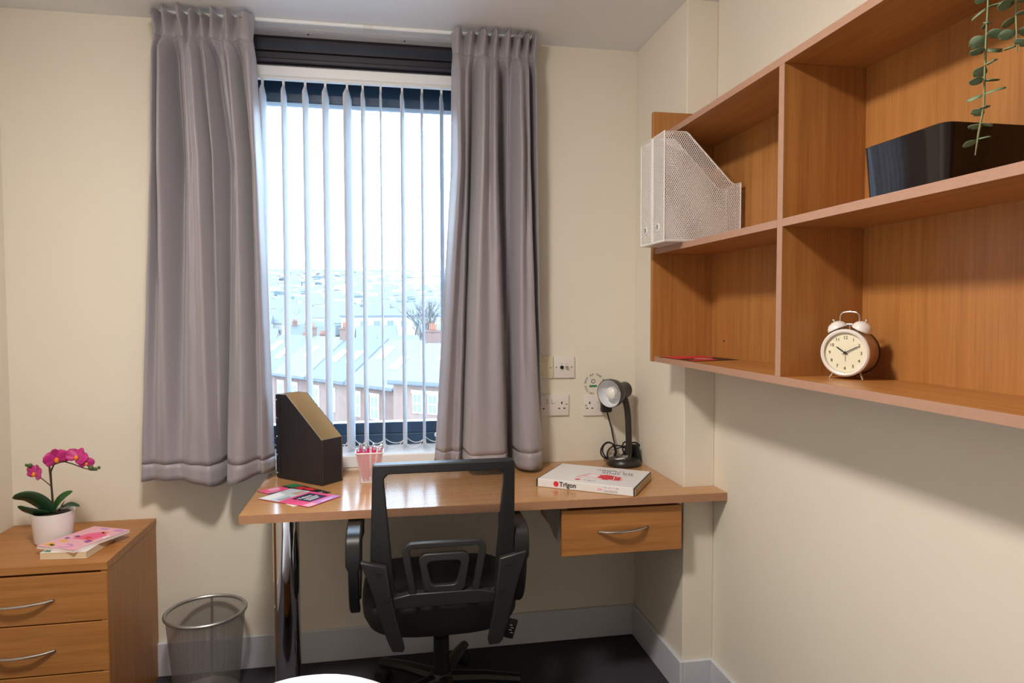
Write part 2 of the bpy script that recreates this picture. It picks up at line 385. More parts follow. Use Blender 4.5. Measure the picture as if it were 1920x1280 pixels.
def curtain(name, label, knots, ztop, zbot_f, Y0, seed):
    """knots: (x_top, x_pinch, x_300, x_bottom, d_top, d_pinch, d_mid, d_bot); d = distance in front of Y0 (towards the room)"""
    rnd = random.Random(seed)
    zs_k = [ztop, ztop-0.080, ztop-0.150, ztop-0.50, 0.76]
    NV, SUB = 90, 9
    def at(kn, z):
        xs = (kn[0],kn[1],kn[1]*0.6+kn[2]*0.4,kn[2],kn[3]); A = lambda d,g_,c: max(-0.068,(d-c)*g_+c)
        ds = (A(kn[4],1.45,0.025),A(kn[5],0.8,0.012),A(kn[6],1.6,0.035),A(kn[6],2.3,0.036),A(kn[7],1.9,0.042))
        for i in range(4):
            if z >= zs_k[i+1] or i == 3:
                t = (zs_k[i]-z)/(zs_k[i]-zs_k[i+1])
                t = max(0,min(1.05,t)); ts = smooth01(t) if i != 3 else t
                return lerp(xs[i],xs[i+1],t), lerp(ds[i],ds[i+1],ts)
    grid_all = []
    zl = []
    for i in range(NV+1):
        t = i/NV
        if t < 0.2: z = ztop - 0.12*(t/0.2)
        else: z = lerp(ztop-0.12, 0.0, 0)  - (t-0.2)/0.8*(ztop-0.12-0.75)
        zl.append(z)
    for z in zl:
        row = []
        P = [at(k,z) for k in knots]
        for a in range(len(P)-1):
            (xa,da),(xb,db) = P[a],P[a+1]
            for q in range(SUB):
                t = q/SUB
                dp = P[a-1][1] if a > 0 else da; dn = P[a+2][1] if a+2 < len(P) else db
                ds_ = 0.5*((2*da)+(db-dp)*t+(2*dp-5*da+4*db-dn)*t*t+(3*da-dp-3*db+dn)*t**3)
                row.append((lerp(xa,xb,t), Y0-ds_))
        row.append((P[-1][0], Y0-P[-1][1]))
        grid_all.append((z,row))
    ncol = len(grid_all[0][1])
    t_ = Thing(name,(sum(k[3] for k in knots)/len(knots),Y0,0.75),label,'curtain','pinch pleated curtains at the window')
    def rows(z0,z1):
        out = []
        for z,row in grid_all:
            if z1-1e-6 <= z <= z0+1e-6:
                r = []
                for j,(x,y) in enumerate(row):
                    u = j/(ncol-1); zz = z
                    if z < 0.83: zz = z + (zbot_f(u)-0.75)*smooth01((0.83-z)/0.08)
                    if z > ztop-0.02: zz = z + 0.006*math.sin(u*37+seed)+0.004*math.sin(u*91)
                    w = 0.0015*math.sin(z*23+u*40)*smooth01((ztop-0.15-z)/0.3)
                    r.append((x, y+w, zz))
                out.append(r)
        return out
    def cloth(nm, z0, z1, push=0.0, lab=None):
        R = rows(z0,z1)
        g = G(); g.sheet([[ (x,y-push,z) for x,y,z in r] for r in R])
        o = t_.part(nm,g,'satin',label=lab,ang=180)
        md = o.modifiers.new('thickness','SOLIDIFY'); md.thickness = 0.0022; md.offset = 0
        return o
    zpin = min(zl,key=lambda z:abs(z-(ztop-0.085))); zhem = min(zl,key=lambda z:abs(z-0.81))
    cloth('heading',9,zpin); cloth('drape',zpin,zhem); cloth('hem',zhem,-9,0.0)
    return t_
def PXT(p): return -0.791+(p-281)*0.001738
def PXB(p): return -0.866+(p-260)*0.001794
def PXM(p): return -0.795+(p-273)*0.00177
LK = []
def add(L, side, pt, pp, pm, pb, *d):
    if side == 'L': L.append((PXT(pt),PXT(pp),PXM(pm),PXB(pb),*d))
    else: L.append((0.240+(pt-845)*0.00200, 0.240+(pp-845)*0.00200, 0.240+(pm-845)*0.00196, 0.172+(pb-816)*0.00206, *d))
#            top pinch  300  bottom     depth top, pinch, mid, bottom
for r in [(281,286,268,260, .000,.010,.000,.000),
          (288,291,276,268, .040,.030,.040,.030),
          (300,301,285,290, .006,.006,.018,.026),
          (310,308,300,315, .045,.030,.068,.042),
          (327,324,322,342, .000,.004,-.008,.036),
          (337,341,346,362, .048,.028,.050,.050),
          (349,349,358,380, .004,.004,.052,.055),
          (361,356,372,400, .050,.032,.074,.062),
          (371,368,386,412, .004,.006,.030,.046),
          (380,378,394,418, .042,.026,.056,.026),
          (391,389,408,422, .000,.004,-.006,-.016),
          (400,394,419,428, .046,.030,.008,.040),
          (413,412,428,446, .002,.004,.014,.070),
          (428,424,441,466, .050,.030,.074,.064),
          (440,438,455,484, .004,.006,-.004,.030),
          (456,452,464,494, .052,.034,.050,.040),
          (470,466,472,504, .046,.030,.056,.024),
          (476,474,478,512, .004,.012,.020,.000)]:
    add(LK,'L',*r[:4],*r[4:])
curtain('curtain','mauve grey satin curtain hanging beside the orchid chest and black file',LK,2.377,lambda u: 0.745+0.012*math.sin(u*9)+0.03*max(0,u-0.62)-0.012*math.exp(-((u-0.66)/0.04)**2),2.577,3)
RK = []
for r in [(845,848,846,816, .004,.010,.000,.004),
          (857,856,858,828, .046,.034,.050,.034),
          (870,872,868,846, .002,.006,.024,.020),
          (882,878,876,858, .044,.028,.022,.030),
          (893,890,884,867, .002,.006,-.006,.006),
          (906,904,896,874, .050,.032,.070,.072),
          (918,917,912,908, .004,.006,.046,.078),
          (928,926,926,938, .044,.028,.052,.070),
          (939,937,943,952, .000,.004,-.008,.016),
          (951,950,953,956, .046,.030,.016,-.030),
          (961,960,960,961, .004,.004,.020,-.035),
          (971,968,972,967, .048,.030,.066,.046),
          (980,979,983,984, .002,.006,.044,.068),
          (989,986,993,1002,.044,.028,.046,.062),
          (996,995,1001,1012,.002,.008,.006,.042),
          (1003,1001,1008,1016,.042,.032,.040,.026),
          (1010,1008,1013,1020,.006,.012,.008,.000)]:
    add(RK,'R',*r[:4],*r[4:])
curtain('curtain','mauve grey satin curtain hanging beside the wall sockets',RK,2.377,lambda u: 0.775-0.026*smooth01((u-0.25)/0.5),2.577,5)

bl = Thing('vertical_blind',(-0.12,2.735,0.80),'white vertical blind with narrow slats turned edge-on','blind')
bl.part('headrail',G().box(WX0+0.01,WX1-0.01,2.716,2.752,2.228,2.268,0.004),'white_gloss')
bl.part('track_channel',G().box(WX0+0.01,WX1-0.01,2.722,2.746,2.220,2.228),'white_plastic')
SLX = [(-0.540,8),(-0.455,7),(-0.379,6),(-0.300,9),(-0.226,12.5),(-0.145,18),(-0.086,9),(-0.018,5),(0.064,12),(0.141,10),(0.217,15),(0.292,14)]
prev = None
YS = 2.735
for i,(sx,ang) in enumerate(SLX):
    a = math.radians(ang); hw = 0.0445
    dx, dy = math.sin(a)*hw, math.cos(a)*hw
    def sl(t, z, bow=0.0):   # t -1..1 across slat
        nx, ny = dy/hw, -dx/hw
        return (sx + dx*t + nx*bow, YS + dy*t - ny*bow, z)
    g = G(); Z0, Z1 = 0.806, 2.20
    prof = [(-1,0),(-0.5,0.0022),(0,0.003),(0.5,0.0022),(1,0)]
    zsl = [Z0,Z0+0.03]+[lerp(Z0+0.03,Z1-0.03,k/12) for k in range(1,12)]+[Z1-0.03,Z1]
    grid = []
    for z in zsl:
        sh = 1.0 if z < Z1-0.01 else 0.35
        if z <= Z0+0.001: sh = 0.9
        grid.append([sl(t*sh,z,b) for t,b in prof])
    g.sheet(grid)
    s = bl.part('slat',g,'slat_fabric',ang=60)
    md = s.modifiers.new('thickness','SOLIDIFY'); md.thickness = 0.0009
    bl.part('hanger',G().box(sx-0.004,sx+0.004,YS-0.008,YS+0.008,2.195,2.222,0.001),'white_plastic',parent=s)
    bl.part('weight',G().box(-0.0016,0.0016,-0.041,0.041,0.0,0.030,0.001,M=Matrix.Translation((sx,YS,0.803))@Matrix.Rotation(-a,4,'Z')),'white_plastic',parent=s)
    ends = (sl(-0.92,0.842), sl(0.92,0.836))
    if prev:
        for e0,e1,sag in ((prev[0],ends[0],0.030),(prev[1],ends[1],0.020)):
            pts = [Vector(e0).lerp(Vector(e1),k/10) - Vector((0,0,sag*4*(k/10)*(1-k/10))) for k in range(11)]
            gg = G().tube(pts,0.0007,5)
            for k in range(0,21):
                q = k/20; p = Vector(e0).lerp(Vector(e1),q)-Vector((0,0,sag*4*q*(1-q))); gg.ball(p,0.0021,seg=6,rings=4)
            bl.part('bead_chain',gg,'white_plastic')
    prev = ends
bl.part('cord_weight',G().lathe([(0,0),(0.009,0.001),(0.010,0.006),(0.009,0.011),(0,0.012)],(0.192,2.775,0.845),16,(0,-1,0)),'white_plastic')

# ================================================================ DESK
ZT = 0.736
dk = Thing('desk',(0.35,2.38,0),'beech effect built-in desk under the window with a chrome leg','desk')
top = G(); poly = [(-0.443,2.128),(1.1135,2.098),(1.1135,2.194),(1.001,2.194),(1.001,YB-0.001),(-0.443,YB-0.001)]
top.prism(poly,'z',ZT-0.0258,ZT)
dtop = dk.part('desktop',top,'desk_wood_x',smooth=False)
eg = G(); eg.slab([(-0.443,2.128,ZT-0.0262),(1.1135,2.098,ZT-0.0262),(1.1135,2.098,ZT-0.0004),(-0.443,2.128,ZT-0.0004)],(-0.0193,-1,0),0.0012)
eg.box(-0.4442,-0.443,2.128,YB-0.001,ZT-0.0262,ZT-0.0004)
dk.part('edge_strip',eg,'desk_edge',parent=dtop,smooth=False)
dk.part('leg',G().lathe([(0.0405,0.0),(0.0405,ZT-0.026)],(-0.326,2.25,0.0),48),'chrome',label='thick chrome tube leg')
dk.part('leg_foot',G().lathe([(0,0),(0.043,0),(0.043,0.012),(0.041,0.014),(0,0.014)],(-0.326,2.25,0.0),32),'black_plastic')
for x_ in (0.556,0.956): dk.part('drawer_rail',G().box(x_,x_+0.016,2.145,2.56,0.640,0.709),'grey_metal')
dk.part('bracket',G().prism([(2.16,0.709),(2.56,0.709),(2.56,0.67),(2.22,0.58),(2.16,0.58)],'x',0.549,0.553),'grey_metal',smooth=False)
dk.part('drawer_box',G().box(0.575,0.953,2.142,2.55,0.565,0.69),'beech_y',smooth=False)
dfr = dk.part('drawer_front',G().box(0.550,0.964,2.124,2.142,0.546,0.696,0.0012),'beech_x',smooth=False)
def bow_handle(thing, parent, xc, y, z, L=0.165, out=0.026):
    pts = []; rr = []
    for k in range(25):
        t = -1+2*k/24
        pts.append((xc+t*L/2, y-out*(1-abs(t)**2.4)-0.001, z+0.004*t)); rr.append(0.0048-0.0012*abs(t)**3)
    g = G().tube(pts,rr,10,flat=1.25)
    g.lathe([(0.005,0),(0.005,0.004)],(xc-L/2,y,z-0.004),8,(0,-1,0)).lathe([(0.005,0),(0.005,0.004)],(xc+L/2,y,z+0.004),8,(0,-1,0))
    return thing.part('handle',g,'brushed_steel',parent=parent,label='curved brushed steel bow handle')
bow_handle(dk,dfr,0.757,2.124,0.626)

# ================================================================ CHEST OF DRAWERS
CX0, CX1, CY0, CY1, CZ = -1.310, -0.842, 2.222, YB-0.002, 0.590
ch = Thing('chest_of_drawers',((CX0+CX1)/2,2.44,0),'beech effect chest of drawers with steel bow handles','chest of drawers')
ch.part('top',G().box(CX0,CX1,CY0,CY1,CZ-0.024,CZ,0.001),'beech_x',smooth=False)
ch.part('side_panel',G().box(CX1-0.020,CX1-0.002,CY0+0.004,CY1,0,CZ-0.0245),'beech_z',smooth=False)
ch.part('side_panel',G().box(CX0,CX0+0.018,CY0+0.02,CY1,0,CZ-0.0245),'beech_z',smooth=False)
ch.part('back_panel',G().box(CX0+0.02,CX1-0.022,CY1-0.01,CY1,0.02,CZ-0.026),'beech_z',smooth=False)
ch.part('plinth',G().box(CX0+0.02,CX1-0.022,CY0+0.05,CY0+0.066,0,0.095),'beech_x',smooth=False)
for z0,z1 in ((0.412,0.559),(0.256,0.408),(0.100,0.252)):
    fr = ch.part('drawer',G().box(CX0+0.004,CX1-0.003,CY0+0.002,CY0+0.020,z0,z1,0.0012).box(CX0+0.025,CX1-0.03,CY0+0.02,CY1-0.03,z0+0.01,z1-0.02),'beech_x',smooth=False)
    bow_handle(ch,fr,-1.078,CY0+0.002,(z0+z1)/2-0.006,0.168)

# ================================================================ WALL SHELF
SX0, SX1 = 0.884, 1.092    # front, face of back panel
sh = Thing('wall_shelf',(1.0,1.43,1.174),'beech effect wall-mounted shelf unit with open compartments','shelf')
YE0, YE1 = 0.682, 2.177    # near end, inner face of far end panel
sh.part('end_panel',G().box(0.876,XR-0.001,YE1,2.1945,1.174,2.006,0.0012),'beech_z',smooth=False)
sh.part('end_panel',G().box(SX0,XR-0.001,YE0-0.018,YE0,1.174,1.918),'beech_z',smooth=False)
sh.part('back_panel',G().box(SX1,XR-0.001,YE0,YE1,1.192,1.900),'beech_z',smooth=False)
def board(nm,y0,y1,z0,z1,axis='y'):
    o = sh.part(nm,G().box(SX0+0.0012,XR-0.002 if nm in('top_board','bottom_board') else SX1,y0,y1,z0,z1),'beech_'+axis,smooth=False)
    sh.part('edge_strip',G().box(SX0,SX0+0.0011,y0,y1,z0,z1),'edge_band',parent=o,smooth=False)
    return o
board('top_board',YE0,YE1,1.900,1.918); board('bottom_board',YE0,YE1,1.174,1.192)
board('divider',1.425,1.446,1.1925,1.8995,'z')
board('shelf_board',1.4465,YE1,1.534,1.552); board('shelf_board',YE0,1.4245,1.534,1.552)
for y,z in ((2.09,1.245),(2.09,1.735)):
    sh.part('peg_hole',G().lathe([(0,0),(0.0035,0),(0.0035,0.0006),(0,0.0006)],(SX1-0.0005,y,z),10,(-1,0,0)),'ink_black')

# ================================================================ WASTE BIN
bn = Thing('waste_bin',(-0.637,2.505,0),'grey wire mesh waste bin beside the drawers','bin')
bn.part('mesh_body',G().lathe([(0.104,0.004),(0.129,0.296)],(-0.637,2.505,0),64,uvm=True),'bin_mesh',ang=180)
bn.part('rim',G().tube([(-0.637+0.131*math.cos(2*PI*k/48),2.505+0.131*math.sin(2*PI*k/48),0.299) for k in range(48)],0.0062,10,closed=True),'grey_metal')
bn.part('base',G().lathe([(0,0.003),(0.104,0.003),(0.106,0.0),(0.108,0.006),(0.104,0.010),(0,0.006)],(-0.637,2.505,0),48),'grey_metal')
bn.part('seam',G().box(-0.004,0.004,-0.0008,0.0008,0.0,0.292,M=Matrix.Translation((-0.648,2.611,0.004))@Matrix.Rotation(-0.085,4,'X')),'grey_metal')

# ================================================================ OFFICE CHAIR
cx = 0.159
cr = Thing('office_chair',(0.17,2.30,0),'black mesh-back swivel office chair pushed up to the desk','chair')
def BK(x,z,off=0.0):      # point on leaning back plane; off>0 = towards the camera
    y = 1.97+(0.91-z)*0.15
    n = Vector((0,-1,-0.15)).normalized()
    return Vector((x,y,z))+n*off
def ring_plate(outer, inner, th, nm, mat, bevel=0.0):
    """plate with a hole (same vertex count), on the back plane"""
    g = G(); n = len(outer)
    V = [[g.bm.verts.new(BK(x,z,o)) for x,z in L] for L,o in ((outer,th/2),(inner,th/2),(outer,-th/2),(inner,-th/2))]
    for i in range(n):
        j = (i+1)%n
        g.bm.faces.new((V[0][i],V[0][j],V[1][j],V[1][i])); g.bm.faces.new((V[2][j],V[2][i],V[3][i],V[3][j]))
        g.bm.faces.new((V[0][j],V[0][i],V[2][i],V[2][j])); g.bm.faces.new((V[1][i],V[1][j],V[3][j],V[3][i]))
    o = cr.part(nm,g,mat)
    if bevel:
        md = o.modifiers.new('bevel','BEVEL'); md.width = bevel; md.segments = 2; md.limit_method = 'ANGLE'
    return o
def rrect(x0,x1,z0,z1,r,k=5,x0b=None,x1b=None):
    """rounded (trapezoid) outline: x0/x1 at top, x0b/x1b at bottom"""
    x0b = x0 if x0b is None else x0b; x1b = x1 if x1b is None else x1b
    out = []
    for (cxx,czz,a0) in ((x1-r,z1-r,0),(x0+r,z1-r,PI/2),(x0b+r,z0+r,PI),(x1b-r,z0+r,1.5*PI)):
        for q in range(k+1):
            a = a0+PI/2*q/k; out.append((cxx+r*math.cos(a),czz+r*math.sin(a)))
    return out
def poly_plate(pts2, th, nm, mat, bevel=0.0, off=0.0, parent=None):
    g = G(); g.slab([BK(x,z,off+th/2) for x,z in pts2], BK(0,0,-1)-BK(0,0,0), th)
    o = cr.part(nm,g,mat,parent=parent)
    if bevel:
        md = o.modifiers.new('bevel','BEVEL'); md.width = bevel; md.segments = 2; md.limit_method = 'ANGLE'
    return o
bf = ring_plate(rrect(-0.047,0.365,0.470,0.909,0.011,5,-0.062,0.372),rrect(-0.015,0.333,0.500,0.881,0.020,5,0.012,0.312),0.028,'back_frame','black_plastic',0.004)
# mesh panel, slightly bowed
grid = []
for i in range(9):
    z = lerp(0.488,0.892,i/8); t = (0.892-z)/0.404; xa = lerp(-0.024,0.002,t); xb = lerp(0.342,0.322,t)
    grid.append([BK(lerp(xa,xb,j/12),z,-0.006-0.018*math.sin(PI*j/12)*math.sin(PI*i/8)) for j in range(13)])
g = G(); g.sheet(grid,uvscale=lambda a,b:(b*0.0305,a*0.0505))
cr.part('back_mesh',g,'chair_mesh',ang=180)
# lumbar support: outer arch and inner loop
def arch(x0,x1,x0b,x1b,zb,zt,w,r):
    out = [(x0b,zb),(x0,zt-r)]; 
    for q in range(1,6): a = PI - PI/2*q/5; out.append((x0+r+r*math.cos(a),zt-r+r*math.sin(a)))
    for q in range(0,6): a = PI/2 - PI/2*q/5; out.append((x1-r+r*math.cos(a),zt-r+r*math.sin(a)))
    out.append((x1b,zb)); 
    inn = [(x1b-w,zb),(x1-w,zt-r)]
    ri = max(r-w,0.008)
    for q in range(0,6): a = PI/2*q/5; inn.append((x1-w-ri+ri*math.cos(a),zt-w*0.8-ri+ri*math.sin(a)))
    for q in range(0,6): a = PI/2+PI/2*q/5; inn.append((x0+w+ri+ri*math.cos(a),zt-w*0.8-ri+ri*math.sin(a)))
    inn += [(x0b+w,zb)]
    return out+inn
poly_plate(arch(0.034,0.284,0.056,0.263,0.505,0.671,0.022,0.03),0.014,'lumbar_arch','charcoal_plastic',0.003,0.016)
ring_plate(rrect(0.084,0.233,0.508,0.632,0.022,5,0.097,0.222),rrect(0.107,0.208,0.530,0.609,0.016,5,0.118,0.198),0.016,'lumbar_loop','charcoal_plastic',0.003).location = (0,-0.014,0)
poly_plate([(0.010,0.467),(0.312,0.467),(0.313,0.500),(0.262,0.512),(0.058,0.512),(0.008,0.502)],0.024,'back_crossbar','charcoal_plastic',0.003,0.012)
# brackets joining back, arms and seat
for nm,pts in (('l',[(-0.086,0.628),(-0.010,0.608),(0.000,0.525),(0.018,0.430),(0.041,0.342),(0.036,0.332),(0.004,0.335),(-0.012,0.377),(-0.061,0.554)]),
               ('r',[(0.322,0.612),(0.404,0.632),(0.381,0.540),(0.360,0.440),(0.338,0.346),(0.328,0.332),(0.296,0.330),(0.292,0.345),(0.306,0.430),(0.313,0.500)])):
    b = poly_plate(pts,0.020,'side_bracket','charcoal_plastic',0.004,0.024)
    for bx,bz in (((-0.033,0.587),(-0.008,0.510)) if nm=='l' else ((0.347,0.587),(0.329,0.509))):
        p = BK(bx,bz,0.033)
        cr.part('bolt',G().lathe([(0,0.004),(0.004,0.004),(0.0045,0.001),(0.0075,0.003),(0.0085,0.0),(0.0085,-0.002)],p,16,BK(0,0,1)-BK(0,0,0)),'black_soft',parent=b)
# armrests: band looping forward from the bracket and down to the seat
for sx,xi in ((-0.105,-0.062),(0.392,0.384)):
    path = [(2.095,0.440),(2.045,0.475),(2.012,0.540),(1.998,0.610),(1.997,0.655),(2.012,0.682),(2.05,0.690),(2.14,0.693),(2.24,0.690),(2.285,0.672),(2.296,0.63),(2.270,0.55),(2.225,0.485),(2.170,0.445)]
    g = G(); hw, th = 0.021, 0.011
    fine = []
    for i in range(len(path)-1):
        p0 = Vector((0,*path[max(i-1,0)])); p1 = Vector((0,*path[i])); p2 = Vector((0,*path[i+1])); p3 = Vector((0,*path[min(i+2,len(path)-1)]))
        for q in range(4):
            t = q/4; fine.append(0.5*((2*p1)+(p2-p0)*t+(2*p0-5*p1+4*p2-p3)*t*t+(3*p1-p0-3*p2+p3)*t**3))
    fine.append(Vector((0,*path[-1])))
    rings = []
    for i,p in enumerate(fine):
        a = fine[max(i-1,0)]; b = fine[min(i+1,len(fine)-1)]; t = (b-a).normalized(); nn = Vector((0,-t.z,t.y))
        wsc = 1.05 if p.z>0.60 else 0.72
        rings.append([g.bm.verts.new(Vector((sx,0,0))+p+Vector((dx*hw*wsc,0,0))+nn*dn*th) for dx,dn in ((-1,-0.6),(-0.8,-1),(0.8,-1),(1,-0.6),(1,0.6),(0.8,1),(-0.8,1),(-1,0.6))])
    for A,B in zip(rings[:-1],rings[1:]):
        for k in range(8): g.bm.faces.new((A[k],A[(k+1)%8],B[(k+1)%8],B[k]))
    g.bm.faces.new(rings[0][::-1]); g.bm.faces.new(rings[-1])
    cr.part('armrest',g,'black_plastic')
# seat
g = G(); nS = 40; rings = []
for zz,sc in ((0.330,0.80),(0.326,0.86),(0.335,0.95),(0.360,1.0),(0.395,1.01),(0.420,0.985),(0.432,0.93),(0.437,0.80)):
    ring = []
    for k in range(nS):
        a = 2*PI*k/nS; c_, s_ = math.cos(a), math.sin(a); e = 0.55
        x = 0.252*math.copysign(abs(c_)**e,c_)*sc; y = 0.235*math.copysign(abs(s_)**e,s_)*sc
        dip = -0.012*(x/0.25)**2*0 + 0.010*((x/0.25)**2)
        ring.append(g.bm.verts.new((0.163+x,2.315+y,zz+dip)))
    rings.append(ring)
for A,B in zip(rings[:-1],rings[1:]):
    for k in range(nS): g.bm.faces.new((A[k],A[(k+1)%nS],B[(k+1)%nS],B[k]))
g.bm.faces.new(rings[0][::-1]); g.bm.faces.new(rings[-1])
cr.part('seat',g,'black_fabric',ang=80)
cr.part('mechanism',G().box(0.09,0.25,2.20,2.42,0.292,0.332,0.01),'black_plastic')
lv = cr.part('lever',G().tube([(0.24,2.27,0.315),(0.33,2.20,0.322),(0.372,2.165,0.318)],0.006,8).box(-0.016,0.016,-0.005,0.005,-0.032,0.032,0.004,M=Matrix.Translation((0.385,2.150,0.312))@Matrix.Rotation(0.3,4,'Y'),seg=2),'black_plastic',label='black height lever with white marks')
g = G()
for i,(a,b) in enumerate(((-0.008,0.012),(-0.002,0.004),(-0.006,-0.004),(0.0,-0.012))):
    g.box(a,a+0.009,-0.0058,-0.0052,b,b+0.0022,M=Matrix.Translation((0.385,2.150,0.312))@Matrix.Rotation(0.3,4,'Y'))
cr.part('lever_marks',g,'ink_white',parent=lv)
cr.part('gas_column',G().lathe([(0.0265,0.075),(0.0265,0.235),(0.015,0.236),(0.015,0.30)],(0.17,2.30,0),24),'black_plastic')
hub = cr.part('base_hub',G().lathe([(0,0.055),(0.045,0.055),(0.045,0.10),(0.034,0.115),(0,0.115)],(0.17,2.30,0),24),'black_plastic')
for a in (355,67,139,211,283):
    ar = math.radians(a); d = Vector((math.cos(ar),math.sin(ar),0)); c0 = Vector((0.17,2.30,0))
    arm = cr.part('base_arm',G().tube([c0+d*0.03+Vector((0,0,0.092)),c0+d*0.15+Vector((0,0,0.088)),c0+d*0.27+Vector((0,0,0.074))],[0.021,0.018,0.015],8,flat=1.25),'black_plastic')
    w = c0+d*0.262; t = Vector((-d.y,d.x,0))
    g = G()
    for s_ in (-1,1): g.lathe([(0,0),(0.022,0),(0.026,0.004),(0.026,0.014),(0.022,0.018),(0,0.018)],w+t*(0.004 if s_>0 else -0.022)+Vector((0,0,0.0265)),20,t)
    g.tube([w+Vector((0,0,0.0265)),w+Vector((0,0,0.075))],0.007,8)
    g.ball(w+Vector((0,0,0.040)),0.027,(1,1,0.75),14,8)
    cr.part('caster',g,'black_soft',parent=arm)

# ================================================================ THINGS ON THE DESK
# black cardboard magazine file
Fc = Vector((-0.231,2.440,ZT)); sd = Vector((-0.735,0.678,0)).normalized(); wd = Vector((0.678,0.735,0)).normalized()
LF, WF, HF, HL = 0.232, 0.098, 0.309, 0.160
mf = Thing('magazine_file',Fc+sd*LF/2+wd*WF/2,'black cardboard magazine file with brown lining on the desk','magazine file')
up = Vector((0,0,1)); t_ = 0.0025
def FP(l,w,z): return Fc+sd*l+wd*w+up*(z+0.0006)
def panel(pts, nrm, nm, mat, parent=None): return mf.part(nm,G().slab(pts,nrm,t_),mat,parent=parent,smooth=False)
side = [(0,0),(LF,0),(LF,HF),(LF-0.048,HF),(0,HL)]
s1 = panel([FP(l,0,z) for l,z in side],wd,'side_panel','black_card'); panel([FP(l,t_+0.0002,z-0.0008 if z>0.01 else z+0.003) for l,z in side],wd*0.3,'lining','kraft_card',s1)
s2 = panel([FP(l,WF-t_,z) for l,z in side],wd,'side_panel','black_card'); panel([FP(l,WF-t_*1.5-0.0004,z-0.0008 if z>0.01 else z+0.003) for l,z in side],wd*0.3,'lining','kraft_card',s2)
fp = panel([FP(0,t_,0),FP(0,WF-t_,0),FP(0,WF-t_,HL),FP(0,t_,HL)],sd,'front_panel','black_card'); panel([FP(t_+0.0003,2*t_,0.003),FP(t_+0.0003,WF-2*t_,0.003),FP(t_+0.0003,WF-2*t_,HL-0.001),FP(t_+0.0003,2*t_,HL-0.001)],sd*0.3,'lining','kraft_card',fp)
bp_ = panel([FP(LF-t_,t_,0),FP(LF-t_,WF-t_,0),FP(LF-t_,WF-t_,HF),FP(LF-t_,t_,HF)],sd,'spine_panel','black_card'); panel([FP(LF-2*t_,2*t_,0.003),FP(LF-2*t_,WF-2*t_,0.003),FP(LF-2*t_,WF-2*t_,HF-0.001),FP(LF-2*t_,2*t_,HF-0.001)],sd*0.3,'lining','kraft_card',bp_)
panel([FP(t_,t_,0),FP(LF-t_,t_,0),FP(LF-t_,WF-t_,0),FP(t_,WF-t_,0)],up,'bottom_panel','kraft_card')
fl = mf.part('riveted_flap',G().slab([FP(LF-0.004,-0.0022,0.004),FP(LF-0.016,-0.0022,0.012),FP(LF-0.016,-0.0022,HF-0.012),FP(LF-0.004,-0.0022,HF-0.002),FP(LF+0.004,-0.0022,HF-0.002),FP(LF+0.004,-0.0022,0.004)],wd,0.0018),'black_card',smooth=False)
for k in range(5):
    mf.part('rivet',G().ball(FP(LF-0.002,-0.003,0.02+k*0.067),0.0036,(1,1,1),10,6),'chrome',parent=fl)

# pen pot with pink pens
pp = Thing('pen_pot',(-0.068,2.49,ZT),'white wire mesh pen pot full of pink pens','pen pot')
PC = Vector((-0.068,2.49,ZT))
g = G()
bt, tp, H_ = 0.033, 0.0475, 0.108
def sq(r,z,k=6):
    out = []
    for (sx,sy,a0) in ((1,1,0),(-1,1,PI/2),(-1,-1,PI),(1,-1,1.5*PI)):
        for q in range(k+1):
            a = a0+PI/2*q/k; rr = 0.010; out.append(PC+Vector((sx*(r-rr)+rr*math.cos(a),sy*(r-rr)+rr*math.sin(a),z)))
    return out
A,B = sq(bt,0.004),sq(tp,H_)
VA = [g.bm.verts.new(p) for p in A]; VB = [g.bm.verts.new(p) for p in B]; n = len(A); L = g.uvl(); acc = 0
for k in range(n):
    k2 = (k+1)%n; d = (B[k2]-B[k]).length; f_ = g.bm.faces.new((VA[k],VA[k2],VB[k2],VB[k]))
    for lp,uv in zip(f_.loops,((acc,0),(acc+d,0),(acc+d,H_),(acc,H_))): lp[L].uv = uv
    acc += d
pp.part('mesh_body',g,'pot_mesh',ang=60)
pp.part('rim',G().tube(sq(tp,H_),0.0028,8,closed=True),'white_plastic')
pp.part('base',G().prism([(p.x,p.y) for p in sq(bt,0)],'z',ZT+0.0005,ZT+0.005),'white_plastic')
rp = random.Random(4)
for k in range(16):
    gx, gy = (k%4-1.5)*0.0205+rp.uniform(-.004,.004), (k//4-1.5)*0.020+rp.uniform(-.004,.004)
    b0 = PC+Vector((gx*0.62,gy*0.62,0.006)); tip = PC+Vector((gx*1.25,gy*1.25,0.112+rp.uniform(0,0.010))); d = (tip-b0).normalized()
    pen = pp.part('pen',G().tube([b0,b0+d*0.02,tip],[0.002,0.0052,0.0052],8),'pen_pink',label='pink ballpoint pen')
    q = d.orthogonal().normalized()
    pp.part('clip',G().tube([tip,tip+d*0.004,tip+d*0.012],[0.0048,0.0040,0.0022],8).tube([tip+d*0.003+q*0.003,tip+d*0.006+q*0.0085,tip-d*0.024+q*0.0075],0.0013,6),'chrome',parent=pen)

